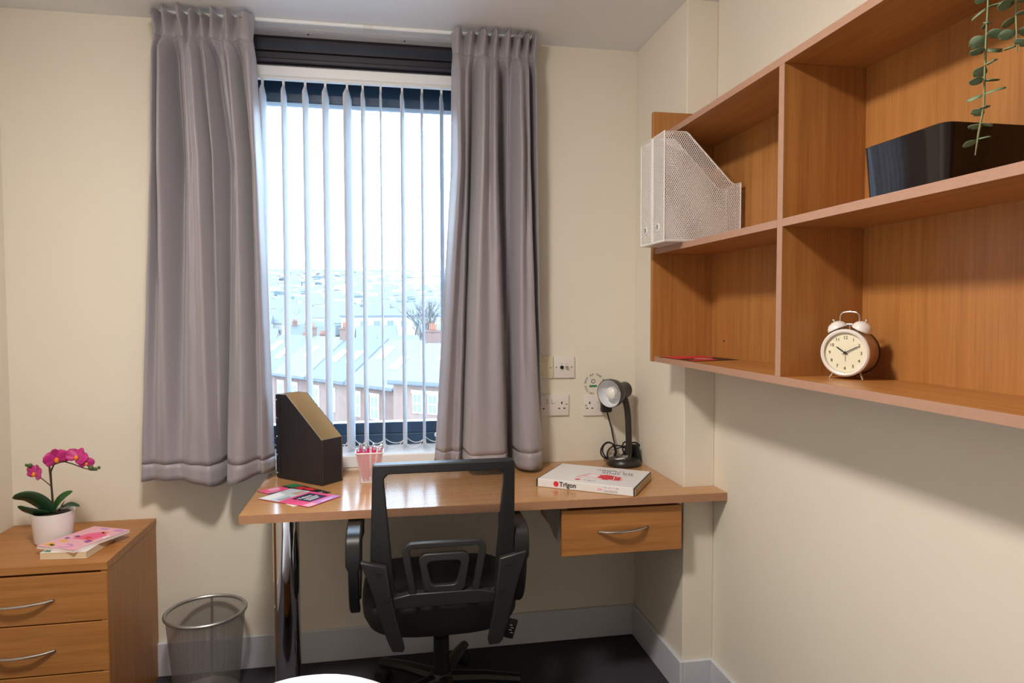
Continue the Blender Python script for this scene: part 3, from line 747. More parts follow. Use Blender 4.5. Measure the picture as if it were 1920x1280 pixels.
# leaflets on the desk
def leaf(name,label,c3,z,mat,th=0.0006,group=None):
    """c3 = three corners L,B,R of a rectangle (world xy)"""
    Lc,Bc,Rc = [Vector((*c,z)) for c in c3]; Tc = Lc+Rc-Bc
    t = Thing(name,(Lc+Rc)/2,label,'leaflet',group)
    t.part('sheet',G().slab([Lc,Bc,Rc,Tc],(0,0,1),th),mat,smooth=False)
    def P(u,v,dz=0.0): return Lc+(Bc-Lc)*u+(Tc-Lc)*v+Vector((0,0,th+0.00015+dz))
    t.P = P; t.ux = (Bc-Lc).normalized(); t.vx = (Tc-Lc).normalized()
    return t
def patch(t,nm,uv,mat,dz=0.0,lab=None):
    return t.part(nm,G().slab([t.P(u,v,dz) for u,v in uv],(0,0,1),0.00015),mat,smooth=False,label=lab)
wl = leaf('leaflet','plain white sheet lying under the pink leaflet',((-0.360,2.285),(-0.296,2.196),(-0.190,2.272)),ZT+0.0003,'paper')
bk = leaf('leaflet','black and red leaflet with a face, tucked under the pink one',((-0.4415,2.4106),(-0.305,2.264),(-0.192,2.3455)),ZT+0.0010,'ink_black')
patch(bk,'printed_panel',[(0,0),(0.30,0),(0.30,0.62),(0,0.62)],'ink_pink'); patch(bk,'printed_patch',[(0.06,0.20),(0.16,0.20),(0.16,0.48),(0.06,0.48)],'ink_palepink',0.0002)
patch(bk,'printed_panel',[(0.0,0.70),(0.22,0.70),(0.28,0.98),(0.0,0.98)],'ink_green'); patch(bk,'printed_patch',[(0.26,0.72),(0.46,0.72),(0.44,0.92),(0.30,0.92)],'ink_red',0.0002)
patch(bk,'printed_patch',[(0.42,0.80),(0.62,0.78),(0.66,0.96),(0.46,0.96)],'ink_red',0.0002)
patch(bk,'printed_portrait',[(0.46,0.36),(0.56,0.30),(0.64,0.36),(0.66,0.52),(0.58,0.62),(0.48,0.58),(0.44,0.48)],'ink_skin',0.0002)
for q,(v0,w_) in enumerate(((0.66,0.020),(0.71,0.034),(0.76,0.022),(0.81,0.030),(0.86,0.018))): patch(bk,'lettering',[(0.87-w_,v0),(0.87+w_,v0+0.012),(0.87+w_,v0+0.030),(0.87-w_,v0+0.018)],'ink_white',0.0003)
pk = leaf('leaflet','pink leaflet with a navy panel lying on top of the others',((-0.4193,2.305),(-0.245,2.175),(-0.1566,2.2876)),ZT+0.0019,'ink_pink',0.0012)
patch(pk,'printed_photo',[(0,0),(0.40,0),(0.40,1),(0,1)],'ink_paleblue'); patch(pk,'printed_patch',[(0.02,0.04),(0.20,0.04),(0.22,0.5),(0.02,0.6)],'ink_white',0.0002)
patch(pk,'printed_patch',[(0.22,0.66),(0.36,0.60),(0.38,0.90),(0.26,0.95)],'ink_skin',0.0002); patch(pk,'printed_patch',[(0.28,0.10),(0.39,0.08),(0.39,0.40),(0.33,0.44)],'ink_grey',0.0002)
patch(pk,'printed_panel',[(0.86,0.30),(1,0.30),(1,1),(0.86,1)],'ink_lilac'); patch(pk,'printed_panel',[(0.46,0.30),(0.82,0.30),(0.82,0.86),(0.46,0.86)],'ink_navy',0.0002)
patch(pk,'printed_patch',[(0.86,0),(1,0),(1,0.28),(0.86,0.28)],'ink_palepink')
# lettering runs along the width
text_mesh('Trîgon',0.020,frame_M(pk.P(0.60,0.36,0.0005),pk.vx,-pk.ux),'lettering','ink_white',pk,bold=0.0004)
for i in range(3): patch(pk,'printed_line',[(0.64+i*0.05,0.38),(0.662+i*0.05,0.38),(0.662+i*0.05,0.80-0.05*i),(0.64+i*0.05,0.80-0.05*i)],'ink_white',0.0004)
patch(pk,'printed_dot',[(0.565+0.025*math.cos(a*PI/5),0.335+0.025*math.sin(a*PI/5)) for a in range(10)],'ink_red',0.0004)
patch(pk,'printed_line',[(0.935,0.45),(0.955,0.45),(0.955,0.82),(0.935,0.82)],'ink_white',0.0004)

# white cardboard box with printing
b_fl,b_fr = Vector((0.502,2.299,ZT)),Vector((0.790,2.105,ZT)); ux = (b_fr-b_fl).normalized(); vy = Vector((-ux.y,ux.x,0)); BL, BD, BHt = 0.347, 0.256, 0.0285
bx = Thing('cardboard_box',b_fl+ux*BL/2+vy*BD/2,'flat white cardboard box with red and black printing','box')
def BP(u,v,z): return b_fl+ux*u+vy*v+Vector((0,0,z+0.0005))
MB_ = frame_M(BP(0,0,0),ux,vy)
lid = bx.part('lid',G().box(0.006,BL-0.004,0,BD,0,BHt,0.0015,M=MB_),'white_card',smooth=False)
bx.part('tray_end',G().box(0,0.0058,0.002,BD-0.002,0.0005,BHt-0.002,0.001,M=MB_).box(BL-0.0038,BL-0.0005,0.002,BD-0.002,0.0005,BHt-0.003,M=MB_),'ink_black',smooth=False)
bx.part('flap_end',G().box(BL-0.0004,BL+0.0012,0.004,BD-0.004,0.001,BHt-0.005,M=MB_),'kraft_card',smooth=False)
FM = frame_M(BP(0,-0.0003,0),ux,(0,0,1))
def on_front(u,z): return frame_M(BP(u,-0.0004,z),ux,(0,0,1))
bx.part('printed_dot',G().lathe([(0,0),(0.0095,0),(0.0095,0.0003),(0,0.0003)],BP(0.074,-0.0001,0.0155),24,-vy),'ink_red',parent=lid)
text_mesh('Trîgon',0.0225,on_front(0.086,0.0085),'lettering','ink_black',bx,lid,bold=0.0005)
text_mesh('students',0.0135,on_front(0.245,0.0055),'lettering','ink_grey',bx,lid)
for k,mt in enumerate(('ink_blue','ink_red','ink_orange','ink_navy')):
    u = 0.249+k*0.0135
    bx.part('roof_mark',G().tube([BP(u-0.004,-0.0004,0.0185),BP(u,-0.0004,0.0225),BP(u+0.004,-0.0004,0.0185)],0.0006,5),mt,parent=lid)
bx.part('printed_line',G().box(0.2405,0.241,-0.0005,0,0.004,0.024,M=MB_),'ink_grey',parent=lid)
bx.part('pale_mark',G().box(0.222,0.236,-0.0004,0,0.009,0.016,M=MB_),'ink_palepink',parent=lid)
def on_top(u,v,flip=False):
    return frame_M(BP(u,v,BHt+0.0002),-ux if flip else ux,-vy if flip else vy)
text_mesh('Trîgon',0.017,on_top(0.158,0.036),'lettering','ink_grey',bx,lid)
bx.part('printed_dot',G().lathe([(0,0),(0.010,0),(0.010,0.0003),(0,0.0003)],BP(0.138,0.042,BHt),24),'ink_red',parent=lid)
def top_poly(pts,mt,dz=0.0): bx.part('printed_patch',G().slab([BP(u,v,BHt+0.0001+dz) for u,v in pts],(0,0,1),0.00015),mt,parent=lid,smooth=False)
top_poly([(0.120,0.070),(0.275,0.070),(0.285,0.085),(0.268,0.135),(0.150,0.140),(0.130,0.100)],'ink_palepink')
top_poly([(0.132,0.074),(0.215,0.074),(0.205,0.088),(0.140,0.088)],'ink_white',0.0002); top_poly([(0.150,0.096),(0.195,0.094),(0.192,0.132),(0.160,0.134)],'ink_white',0.0002)
top_poly([(0.192,0.086),(0.262,0.080),(0.252,0.130),(0.215,0.142),(0.196,0.130)],'ink_red',0.0003); top_poly([(0.214,0.070),(0.236,0.070),(0.236,0.088),(0.214,0.088)],'ink_red',0.0004)
top_poly([(0.256,0.076),(0.277,0.078),(0.268,0.122),(0.258,0.120)],'ink_red',0.0004); top_poly([(0.252,0.082),(0.255,0.082),(0.248,0.125),(0.245,0.125)],'ink_white',0.0006)
rw = random.Random(8)
for v0,u0,u1 in ((0.160,0.190,0.300),(0.180,0.165,0.300),(0.200,0.160,0.290)):
    g = G(); u = u0
    while u < u1:
        if rw.random() < 0.16: u += 0.010; continue
        a = rw.uniform(-0.003,0.003)
        g.slab([BP(u,v0,BHt+0.0002),BP(u+0.0026,v0,BHt+0.0002),BP(u+0.0026+a,v0+0.013,BHt+0.0002),BP(u+a,v0+0.013,BHt+0.0002)],(0,0,1),0.00015)
        if rw.random() < 0.6: g.slab([BP(u,v0+0.005,BHt+0.00025),BP(u+0.0075,v0+0.006,BHt+0.00025),BP(u+0.0075,v0+0.0085,BHt+0.00025),BP(u,v0+0.0075,BHt+0.00025)],(0,0,1),0.00015)
        u += 0.0095
    bx.part('lettering',g,'ink_black',parent=lid,smooth=False,kind='stuff')

# desk lamp
dl = Thing('desk_lamp',(0.915,2.562,ZT),'black gooseneck desk lamp with white reflector','lamp')
LC = Vector((0.915,2.562,ZT))
dl.part('base',G().lathe([(0,0),(0.066,0),(0.068,0.006),(0.066,0.016),(0.060,0.024),(0.045,0.028),(0,0.029)],LC+Vector((0,0,0.0006)),40),'lamp_black')
dl.part('base_label',G().box(-0.022,0.018,-0.012,0.010,0,0.0005,M=Matrix.Translation(LC+Vector((-0.022,-0.020,0.0296)))@Matrix.Rotation(0.35,4,'Z')),'paper')
dl.part('switch',G().box(-0.011,0.011,-0.008,0.008,0,0.012,0.003,M=Matrix.Translation(LC+Vector((0.002,-0.012,0.028)))),'grey_metal')
neck = []
for (x,z) in ((0.936,0.762),(0.936,0.82),(0.934,0.875),(0.932,0.925),(0.928,0.965),(0.918,1.000),(0.913,1.022)): neck.append(Vector((x,2.560,z)))
fine = []
for i in range(len(neck)-1):
    for q in range(6): fine.append(neck[i].lerp(neck[i+1],q/6))
fine.append(neck[-1]); fine2 = []
for i,p in enumerate(fine): a = fine[max(0,i-3):i+4]; fine2.append(sum(a,Vector())/len(a))
dl.part('gooseneck',G().tube(fine2,[0.0125]*(len(fine2)-6)+[0.0115]*6,14),'lamp_black')
hd = Vector((-0.80,-0.58,-0.06)).normalized()   # direction the shade looks
hc = Vector((0.885,2.562,1.028))
shd = dl.part('shade',G().lathe([(0.030,-0.062),(0.032,-0.060),(0.032,-0.012),(0.034,-0.008),(0.050,0.012),(0.055,0.030),(0.056,0.052),(0.0545,0.052),(0.0535,0.030),(0.048,0.013),(0.030,-0.006),(0,-0.006)],hc,40,hd),'lamp_black')
dl.part('shade_cap',G().lathe([(0,-0.066),(0.024,-0.066),(0.030,-0.061),(0.030,-0.055)],hc,32,hd),'lamp_black',parent=shd)
dl.part('reflector',G().lathe([(0.0538,0.0515),(0.0525,0.030),(0.047,0.014),(0.029,-0.004),(0,-0.004)],hc,40,hd),'reflector',parent=shd,label='shiny white inner reflector')
dl.part('bulb',G().lathe([(0.012,-0.004),(0.013,0.006),(0.022,0.020),(0.0255,0.032),(0.022,0.044),(0.012,0.051),(0,0.053)],hc,24,hd),'bulb',parent=shd)
dl.part('swivel_joint',G().ball(Vector((0.912,2.561,1.022)),0.012).tube([(0.912,2.561,1.022),tuple(hc-hd*0.02+Vector((0.008,0,-0.028)))],0.008,10),'lamp_black')
# coiled flex behind the base, then up to the plug
loops = []
for k in range(90):
    a = k/90*2*PI*4.2; r = 0.030+0.008*math.sin(a*0.37)
    loops.append((0.925+0.055*math.sin(a*0.24)+r*math.cos(a)*0.8, 2.615+0.012*math.sin(a*0.9), ZT+0.040+r*math.sin(a)*1.0+0.004))
loops += [(0.905,2.63,ZT+0.05),(0.897,2.640,ZT+0.10),(0.893,2.648,0.87),(0.880,2.640,0.905),(0.872,2.634,0.93),(0.868,2.632,0.945)]
dl.part('flex',G().tube(loops,0.0032,6),'black_soft')
g = G(); 
for k in range(24):
    pass
ring = [(0.872+0.030*math.cos(2*PI*k/28),2.628+0.006*math.sin(4*PI*k/28),ZT+0.046+0.034*math.sin(2*PI*k/28)) for k in range(28)]
dl.part('flex_loop',G().tube(ring,0.0031,6,closed=True),'black_soft')
dl.part('adaptor',G().box(-0.010,0.010,-0.018,0.018,0,0.068,0.004,M=Matrix.Translation((0.978,2.585,ZT+0.008))@Matrix.Rotation(-0.15,4,'Y')@Matrix.Rotation(0.5,4,'Z'),seg=2),'black_plastic')
dl.part('plug',G().box(0.846,0.890,2.626,2.656,0.936,0.984,0.007,seg=2),'black_plastic',label='black mains plug')

# wall plates
def plate(nm,label,x0,x1,z0,z1,mat='plate_plastic',group=None):
    t = Thing(nm,((x0+x1)/2,YB,z0),label,'socket' if 'socket' in nm else 'wall plate',group)
    o = t.part('plate',G().box(x0,x1,YB-0.0085,YB,z0,z1,0.002,seg=2),mat,ang=50)
    return t,o
def dot(t,o,x,z,r,mat,nm='screw',dep=0.0006): t.part(nm,G().lathe([(0,0),(r,0),(r,dep),(0,dep)],(x,YB-0.0085,z),12,(0,-1,0)),mat,parent=o)
def slot(t,o,x,z,w,h,mat='ink_black',nm='slot'): t.part(nm,G().box(x-w/2,x+w/2,YB-0.0090,YB-0.0084,z-h/2,z+h/2),mat,parent=o,smooth=False)
def sock(t,o,xc,zc):
    slot(t,o,xc,zc+0.011,0.005,0.010); slot(t,o,xc-0.011,zc-0.011,0.0075,0.0045); slot(t,o,xc+0.011,zc-0.011,0.0075,0.0045)
tv,o = plate('aerial_socket','square white aerial outlet plate above the double socket',0.655,0.742,1.076,1.164)
tv.part('socket_ring',G().lathe([(0.0075,0),(0.0075,0.004),(0.005,0.004),(0.004,0.001),(0,0.001)],(0.688,YB-0.0085,1.1195),20,(0,-1,0)),'ink_black',parent=o)
tv.part('threaded_post',G().lathe([(0.0062,0),(0.0062,0.010),(0.0045,0.010),(0.0045,0.006),(0,0.006)],(0.7075,YB-0.0085,1.1200),16,(0,-1,0)),'brushed_steel',parent=o)
dot(tv,o,0.666,1.1195,0.0034,'grey_metal'); dot(tv,o,0.729,1.1205,0.0034,'grey_metal')
for x,z,w in ((0.688,1.133,0.009),(0.7075,1.133,0.006),(0.688,1.106,0.007)): slot(tv,o,x,z,w,0.002,'ink_grey','marking')
sw,o = plate('switch_plate','cream switch plate half hidden behind the curtain',0.566,0.6535,1.076,1.164,'cream_plate')
sw.part('rocker',G().box(0.585,0.630,YB-0.0125,YB-0.008,1.090,1.146,0.002),'cream_plate',parent=o); dot(sw,o,0.642,1.119,0.0034,'grey_metal')
s1_,o = plate('double_socket','white double socket partly behind the curtain',0.572,0.718,0.924,1.010)
sock(s1_,o,0.688,0.965); sock(s1_,o,0.602,0.965); dot(s1_,o,0.708,0.970,0.0036,'grey_metal'); dot(s1_,o,0.582,0.960,0.0036,'grey_metal')
for x in (0.634,0.653): s1_.part('switch',G().box(x-0.006,x+0.006,YB-0.0115,YB-0.008,0.975,0.994,0.0015),'plate_plastic',parent=o); slot(s1_,o,x-0.0072,0.984,0.0012,0.020,'ink_grey','gap'); slot(s1_,o,x,0.9735,0.014,0.0012,'ink_grey','gap')
s2_,o = plate('double_socket','white double socket with the lamp plug in it',0.779,0.925,0.920,1.006)
sock(s2_,o,0.805,0.962); dot(s2_,o,0.789,0.962,0.0036,'grey_metal'); dot(s2_,o,0.915,0.962,0.0036,'grey_metal')
for x in (0.841,0.860): s2_.part('switch',G().box(x-0.006,x+0.006,YB-0.0115,YB-0.008,0.974,0.993,0.0015),'plate_plastic',parent=o)
st = Thing('wall_sticker',(0.828,YB,1.05),'round switch-off reminder sticker above the socket','sticker')
st.part('backing',G().lathe([(0,0),(0.046,0),(0.046,0.0004),(0,0.0004)],(0.828,YB-0.0001,1.050),40,(0,-1,0)),'wall_paint')
msg = 'SWITCH OFF AT THE WALL'
for i,chh in enumerate(msg):
    if chh == ' ': continue
    a = math.radians(262 - i*13.3)
    p = (0.828+0.036*math.cos(a),YB-0.0006,1.048+0.036*math.sin(a))
    text_mesh(chh,0.0108,frame_M(p,(math.sin(a),0,-math.cos(a)),(math.cos(a),0,math.sin(a))),'lettering','ink_black' if i>5 else 'stake_brown',st,align='CENTER',bold=0.0003)
st.part('printed_patch',G().box(0.806,0.838,YB-0.0010,YB-0.0005,1.036,1.044),'ink_green',smooth=False)
st.part('printed_plug',G().lathe([(0.005,0),(0.010,0),(0.010,0.0004),(0.005,0.0004)],(0.822,YB-0.0005,1.060),20,(0,-1,0)),'ink_grey')

# ================================================================ THINGS ON THE CHEST
oc = Thing('orchid',(-1.092,2.46,CZ),'magenta orchid in a white pot on the chest of drawers','plant')
OC = Vector((-1.092,2.46,CZ))
oc.part('pot',G().lathe([(0,0.001),(0.050,0.001),(0.0535,0.004),(0.0625,0.098),(0.0625,0.101),(0.0595,0.101),(0.0585,0.088),(0,0.086)],OC,40),'ceramic',label='white tapered pot')
oc.part('soil',G().lathe([(0,0.094),(0.03,0.093),(0.058,0.090)],OC,24),'soil')
oc.part('stake',G().tube([(-1.088,2.462,0.67),(-1.101,2.462,0.868)],0.0032,7),'stake_brown')
oc.part('stem',G().tube([(-1.086,2.456,0.67),(-1.090,2.456,0.715),(-1.092,2.456,0.775),(-1.093,2.456,0.822),(-1.082,2.455,0.846),(-1.052,2.450,0.856),(-1.022,2.446,0.847),(-0.992,2.442,0.834),(-0.959,2.440,0.824),(-0.946,2.440,0.824)],[0.003]*4+[0.0025,0.002,0.0018,0.0016,0.0014,0.0012],7),'stem_dark')
oc.part('side_stem',G().tube([(-1.094,2.456,0.775),(-1.109,2.452,0.793),(-1.122,2.448,0.808),(-1.140,2.446,0.835),(-1.159,2.446,0.846)],0.0015,6),'stem_dark')
def strap(pts, wmax, nm, mat, roll=0.0, thing=oc, fold=0.25):
    g = G(); P = [Vector(p) for p in pts]; fine = []
    for i in range(len(P)-1):
        p0,p1,p2,p3 = P[max(i-1,0)],P[i],P[i+1],P[min(i+2,len(P)-1)]
        for q in range(5):
            t = q/5; fine.append(0.5*((2*p1)+(p2-p0)*t+(2*p0-5*p1+4*p2-p3)*t*t+(3*p1-p0-3*p2+p3)*t**3))
    fine.append(P[-1]); grid = []
    n = len(fine)
    for i,p in enumerate(fine):
        s = i/(n-1); d = (fine[min(i+1,n-1)]-fine[max(i-1,0)]).normalized()
        side_ = d.cross(Vector((0,0,1)));
        if side_.length < 1e-3: side_ = Vector((0,1,0))
        side_.normalize(); side_ = Quaternion(d,roll) @ side_; nn = side_.cross(d)
        w = wmax*(math.sin(PI*min(1,s*0.86+0.12))**0.75)*(1 if s<0.97 else 0.35)
        grid.append([p+side_*w*k+nn*abs(k)*w*fold for k in (-1,-0.5,0,0.5,1)])
    g.sheet(grid); o = thing.part(nm,g,mat,ang=80)
    md = o.modifiers.new('thickness','SOLIDIFY'); md.thickness = 0.0016; md.offset = 0
    return o
strap([(-1.093,2.455,0.684),(-1.118,2.440,0.722),(-1.150,2.425,0.748),(-1.186,2.41,0.752)],0.028,'leaf','leaf_dark',0.95)
strap([(-1.098,2.45,0.684),(-1.128,2.430,0.694),(-1.154,2.42,0.707),(-1.172,2.412,0.724)],0.018,'leaf','leaf_dark',0.8)
strap([(-1.090,2.46,0.688),(-1.074,2.458,0.721),(-1.052,2.456,0.743),(-1.029,2.455,0.755)],0.012,'leaf','leaf_mid',1.1)
strap([(-1.086,2.455,0.688),(-1.056,2.445,0.704),(-1.030,2.440,0.714),(-1.001,2.436,0.708)],0.013,'leaf','leaf_dark',0.35)
oc.part('shoot',G().tube([(-1.072,2.456,0.69),(-1.062,2.456,0.71),(-1.054,2.456,0.724)],[0.003,0.002,0.0008],6),'stem_dark')
def petal_grid(base, direction, normal, L, Wd, cup=0.15):
    d = Vector(direction).normalized(); nn = Vector(normal).normalized(); sd_ = d.cross(nn).normalized(); grid = []
    for i in range(7):
        s = i/6; w = Wd*math.sin(PI*min(1,0.08+0.86*s))**0.7
        grid.append([Vector(base)+d*L*s+sd_*w*k+nn*(cup*L*(s*s*0.6)-abs(k)*w*0.3) for k in (-1,-0.5,0,0.5,1)])
    return grid
def flower(c, face, size, twist=0.0):
    c = Vector(c); n = Vector(face).normalized(); u = n.cross(Vector((0,0,1))).normalized(); v = u.cross(n)
    g = G()
    for ang,L,Wd,off in ((90,1.0,0.36,-0.002),(205,0.95,0.36,-0.002),(335,0.95,0.36,-0.002),(165,1.05,0.62,0.0),(15,1.05,0.62,0.0)):
        a = math.radians(ang)+twist; d = u*math.cos(a)+v*math.sin(a)
        g.sheet(petal_grid(c+n*off,d+n*0.12,n,L*size,Wd*size))
    o = oc.part('flower',g,'petal',ang=80)
    md = o.modifiers.new('thickness','SOLIDIFY'); md.thickness = 0.0008
    gl = G().ball(c+n*size*0.15-v*size*0.12,size*0.20,(1,1,1.3),10,6); gl.ball(c+n*size*0.22,size*0.10,(1,1,1),8,6)
    oc.part('lip',gl,'petal_lip',parent=o)
flower((-1.132,2.440,0.822),(-0.35,-0.85,0.15),0.030,0.3)
flower((-1.068,2.440,0.868),(0.45,-0.80,-0.15),0.036,-0.2)
flower((-1.006,2.436,0.871),(0.15,-0.75,0.45),0.033,0.5)
flower((-0.978,2.436,0.850),(0.5,-0.8,0.0),0.023,0.1)
for p,r in (((-1.159,2.446,0.849),0.005),((-1.147,2.444,0.848),0.007),((-0.965,2.438,0.833),0.009),((-0.952,2.438,0.829),0.006),((-0.941,2.438,0.833),0.0055)):
    oc.part('bud',G().ball(Vector(p),r,(1,0.8,1),10,7),'bud_green')

bo = Thing('book',(-0.975,2.34,CZ),'cream-edged paperback lying under the pink magazine','book')
u_,v_ = Vector((0.134,-0.014,0)),Vector((0.022,0.166,0)); o_ = Vector((-1.052,2.282,CZ+0.0004))
def bslab(g,a0,a1,b0,b1,z0,z1): g.slab([o_+u_*a+v_*b+Vector((0,0,z0)) for a,b in ((a0,b0),(a1,b0),(a1,b1),(a0,b1))],(0,0,1),z1-z0); return g
bo.part('pages',bslab(G(),0.0,1.0,0.0,1.0,0.0012,0.0188),'cream_pages',smooth=False)
cv = bo.part('cover',bslab(bslab(G(),-0.005,1.005,-0.004,1.01,0,0.0011),-0.005,1.005,-0.004,1.01,0.0189,0.0200),'paper',smooth=False)
bo.part('printed_patch',G().slab([o_+u_*a+v_*b+Vector((0,0,0.0201)) for a,b in ((0.02,0.05),(0.20,0.02),(0.16,0.12),(0.05,0.16))],(0,0,1),0.0002),'ink_green',parent=cv,smooth=False)
mg = Thing('magazine',(-0.967,2.385,CZ+0.0208),'pink illustrated magazine lying on top of the paperback','magazine')
A_ = Vector((-1.081,2.323,CZ+0.0208)); U_ = Vector((0.134,-0.064,0)); V_ = Vector((0.095,0.182,0))
def mslab(uv,z0,z1): return G().slab([A_+U_*a+V_*b+Vector((0,0,z0)) for a,b in uv],(0,0,1),z1-z0)
R01 = ((0,0),(1,0),(1,1),(0,1))
mg.part('pages',mslab(((0.005,0.005),(0.995,0.005),(0.995,0.995),(0.005,0.995)),0.0006,0.0082),'paper',smooth=False)
cvm = mg.part('cover',mslab(R01,0.0083,0.0092),'ink_palepink',smooth=False); mg.part('back_cover',mslab(R01,0,0.0005),'ink_palepink',smooth=False)
def mp_(uv,mt,k=0): mg.part('printed_patch',mslab(uv,0.0093+k*0.0002,0.00945+k*0.0002),mt,parent=cvm,smooth=False)
mp_(((0.30,0.42),(0.80,0.40),(0.86,0.66),(0.55,0.80),(0.34,0.66)),'ink_pink'); mp_(((0.04,0.10),(0.30,0.02),(0.36,0.10),(0.14,0.20)),'ink_yellow'); mp_(((0.18,0.09),(0.34,0.05),(0.32,0.11),(0.20,0.13)),'ink_black',1)
mp_(((0.18,0.26),(0.34,0.22),(0.36,0.31),(0.20,0.34)),'ink_yellow'); mp_(((0.10,0.40),(0.22,0.36),(0.24,0.42),(0.12,0.45)),'ink_purple'); mp_(((0.20,0.50),(0.32,0.46),(0.36,0.52),(0.24,0.56)),'ink_purple')
mp_(((0.50,0.48),(0.66,0.44),(0.70,0.52),(0.52,0.56)),'ink_red',1); mp_(((0.58,0.74),(0.74,0.72),(0.72,0.80),(0.56,0.82)),'ink_orange'); mp_(((0.70,0.34),(0.86,0.30),(0.88,0.40),(0.72,0.42)),'ink_purple')
mp_(((0.86,0.56),(0.94,0.54),(0.95,0.66),(0.88,0.68)),'ink_white'); mp_(((0.30,0.90),(0.52,0.88),(0.52,0.95),(0.30,0.96)),'ink_lilac'); mp_(((0.70,0.88),(0.94,0.86),(0.94,0.95),(0.70,0.96)),'ink_lilac')
arc = [(0.50+0.26*math.cos(a),0.12+0.09*math.sin(a)) for a in [x*PI/10-PI/2 for x in range(11)]]; arc2 = [(0.50+0.20*math.cos(a),0.12+0.055*math.sin(a)) for a in [x*PI/10-PI/2 for x in range(11)]][::-1]
mp_(arc+arc2,'ink_lilac')

# ================================================================ THINGS ON THE SHELVES
def mesh_file(y0,y1,label):
    x0,x1,z0,zt,zl = 0.822,1.070,1.5525,1.882,1.735
    t = Thing('mesh_magazine_file',((x0+x1)/2,(y0+y1)/2,z0),label,'magazine file')
    prof = [(x0,z0+0.006),(x0,zt),(x0+0.068,zt),(x0+0.078,zt-0.006)]+[(lerp(x0+0.085,x1-0.035,k/4),lerp(zt-0.014,zl+0.004,k/4)) for k in range(5)]+[(x1-0.022,zl-0.004),(x1,zl),(x1,z0+0.006)]
    for y in (y0+0.001,y1-0.001):
        g = G(); L = g.uvl(); V = [g.bm.verts.new((x,y,z)) for x,z in prof]; f_ = g.bm.faces.new(V)
        for lp in f_.loops: lp[L].uv = (lp.vert.co.x,lp.vert.co.z)
        t.part('side_mesh',g,'white_mesh',smooth=False)
        t.part('wire_rim',G().tube([(x,y,z) for x,z in prof],0.0024,6,closed=True),'white_plastic')
    g = G(); g.quad_uv((x0,y0,z0+0.006),(x0,y1,z0+0.006),(x0,y1,zt),(x0,y0,zt),y1-y0,zt-z0)
    t.part('spine_mesh',g,'white_mesh',smooth=False)
    g = G(); g.quad_uv((x1,y0,z0+0.006),(x1,y1,z0+0.006),(x1,y1,zl),(x1,y0,zl),y1-y0,zl-z0)
    t.part('front_mesh',g,'white_mesh',smooth=False)
    t.part('top_rim',G().tube([(x0,y0,zt),(x0,y1,zt)],0.0026,6).tube([(x1,y0,zl),(x1,y1,zl)],0.0026,6),'white_plastic')
    t.part('base_plate',G().box(x0-0.001,x1,y0,y1,z0,z0+0.007,0.002),'white_plastic')
    t.part('finger_ring',G().lathe([(0.0085,0),(0.0135,0),(0.0140,0.0015),(0.0125,0.003),(0.0085,0.003)],(x0-0.0005,(y0+y1)/2,z0+0.048),24,(-1,0,0)),'white_plastic')
    t.part('ring_hole',G().lathe([(0,0),(0.0085,0),(0.0085,0.0006),(0,0.0006)],(x0-0.0002,(y0+y1)/2,z0+0.048),20,(-1,0,0)),'ink_grey')
    return t
mesh_file(1.952,2.044,'white wire mesh magazine file farther from the shelf end panel'); mesh_file(2.052,2.144,'white wire mesh magazine file next to the shelf end panel')

# red leaflet on the lower shelf
lf2 = leaf('leaflet','red and black leaflet lying in the lower shelf compartment',((0.880,2.125),(0.905,1.915),(1.065,1.945)),1.1926,'ink_black')
patch(lf2,'printed_panel',[(0.02,0.02),(0.55,0.02),(0.45,0.98),(0.02,0.98)],'ink_red'); patch(lf2,'printed_portrait',[(0.5,0.4),(0.62,0.34),(0.72,0.45),(0.70,0.7),(0.58,0.75)],'ink_skin',0.0002); patch(lf2,'printed_panel',[(0.74,0.05),(0.96,0.05),(0.96,0.6),(0.74,0.6)],'ink_red',0.0002)

# alarm clock
kc = Vector((1.004,1.350,1.192)); kf = Vector((-0.848,-0.530,0)).normalized()
kc_z = 1.192+0.0585
ck = Thing('alarm_clock',(1.004,1.350,1.192),'white twin-bell alarm clock on the lower shelf','clock')
KO = Vector((1.004,1.350,kc_z)); ku = kf.cross(Vector((0,0,1))).normalized()*-1   # viewer's right when facing the dial
ku = Vector((0,0,1)).cross(kf).normalized()
if ku.dot(Vector((1,0,0))) < 0: ku = -ku
up = Vector((0,0,1))
ck.part('case',G().lathe([(0,-0.040),(0.046,-0.040),(0.0495,-0.036),(0.050,-0.032),(0.050,0.018),(0,0.018)],KO,48,kf),'clock_body_reflection')
ck.part('rear_rim',G().lathe([(0.0495,-0.0375),(0.0515,-0.0375),(0.0515,-0.034),(0.0502,-0.034)],KO,48,kf),'ink_black')
ck.part('bezel',G().lathe([(0.0505,0.0175),(0.0518,0.019),(0.0518,0.026),(0.0485,0.0285),(0.0445,0.027),(0.0437,0.0212),(0.0437,0.0183)],KO,48,kf),'clock_white')
ck.part('dial',G().lathe([(0,0.0213),(0.0435,0.0213)],KO,40,kf),'clock_face')
def kp(a,r,h): return KO+kf*h+ku*(r*math.sin(a))+up*(r*math.cos(a))
for h in range(1,13):
    a = h*PI/6; p = kp(a,0.0335,0.0217)-up*0.0035
    text_mesh(str(h),0.0098,frame_M(p,ku,up),'numeral','ink_black',ck,align='CENTER')
g = G()
for k in range(60):
    a = k*PI/30; p0 = kp(a,0.0412,0.0216); p1 = kp(a,0.0428,0.0216); g.tube([p0,p1],0.00028,4)
ck.part('minute_track',g,'ink_grey')
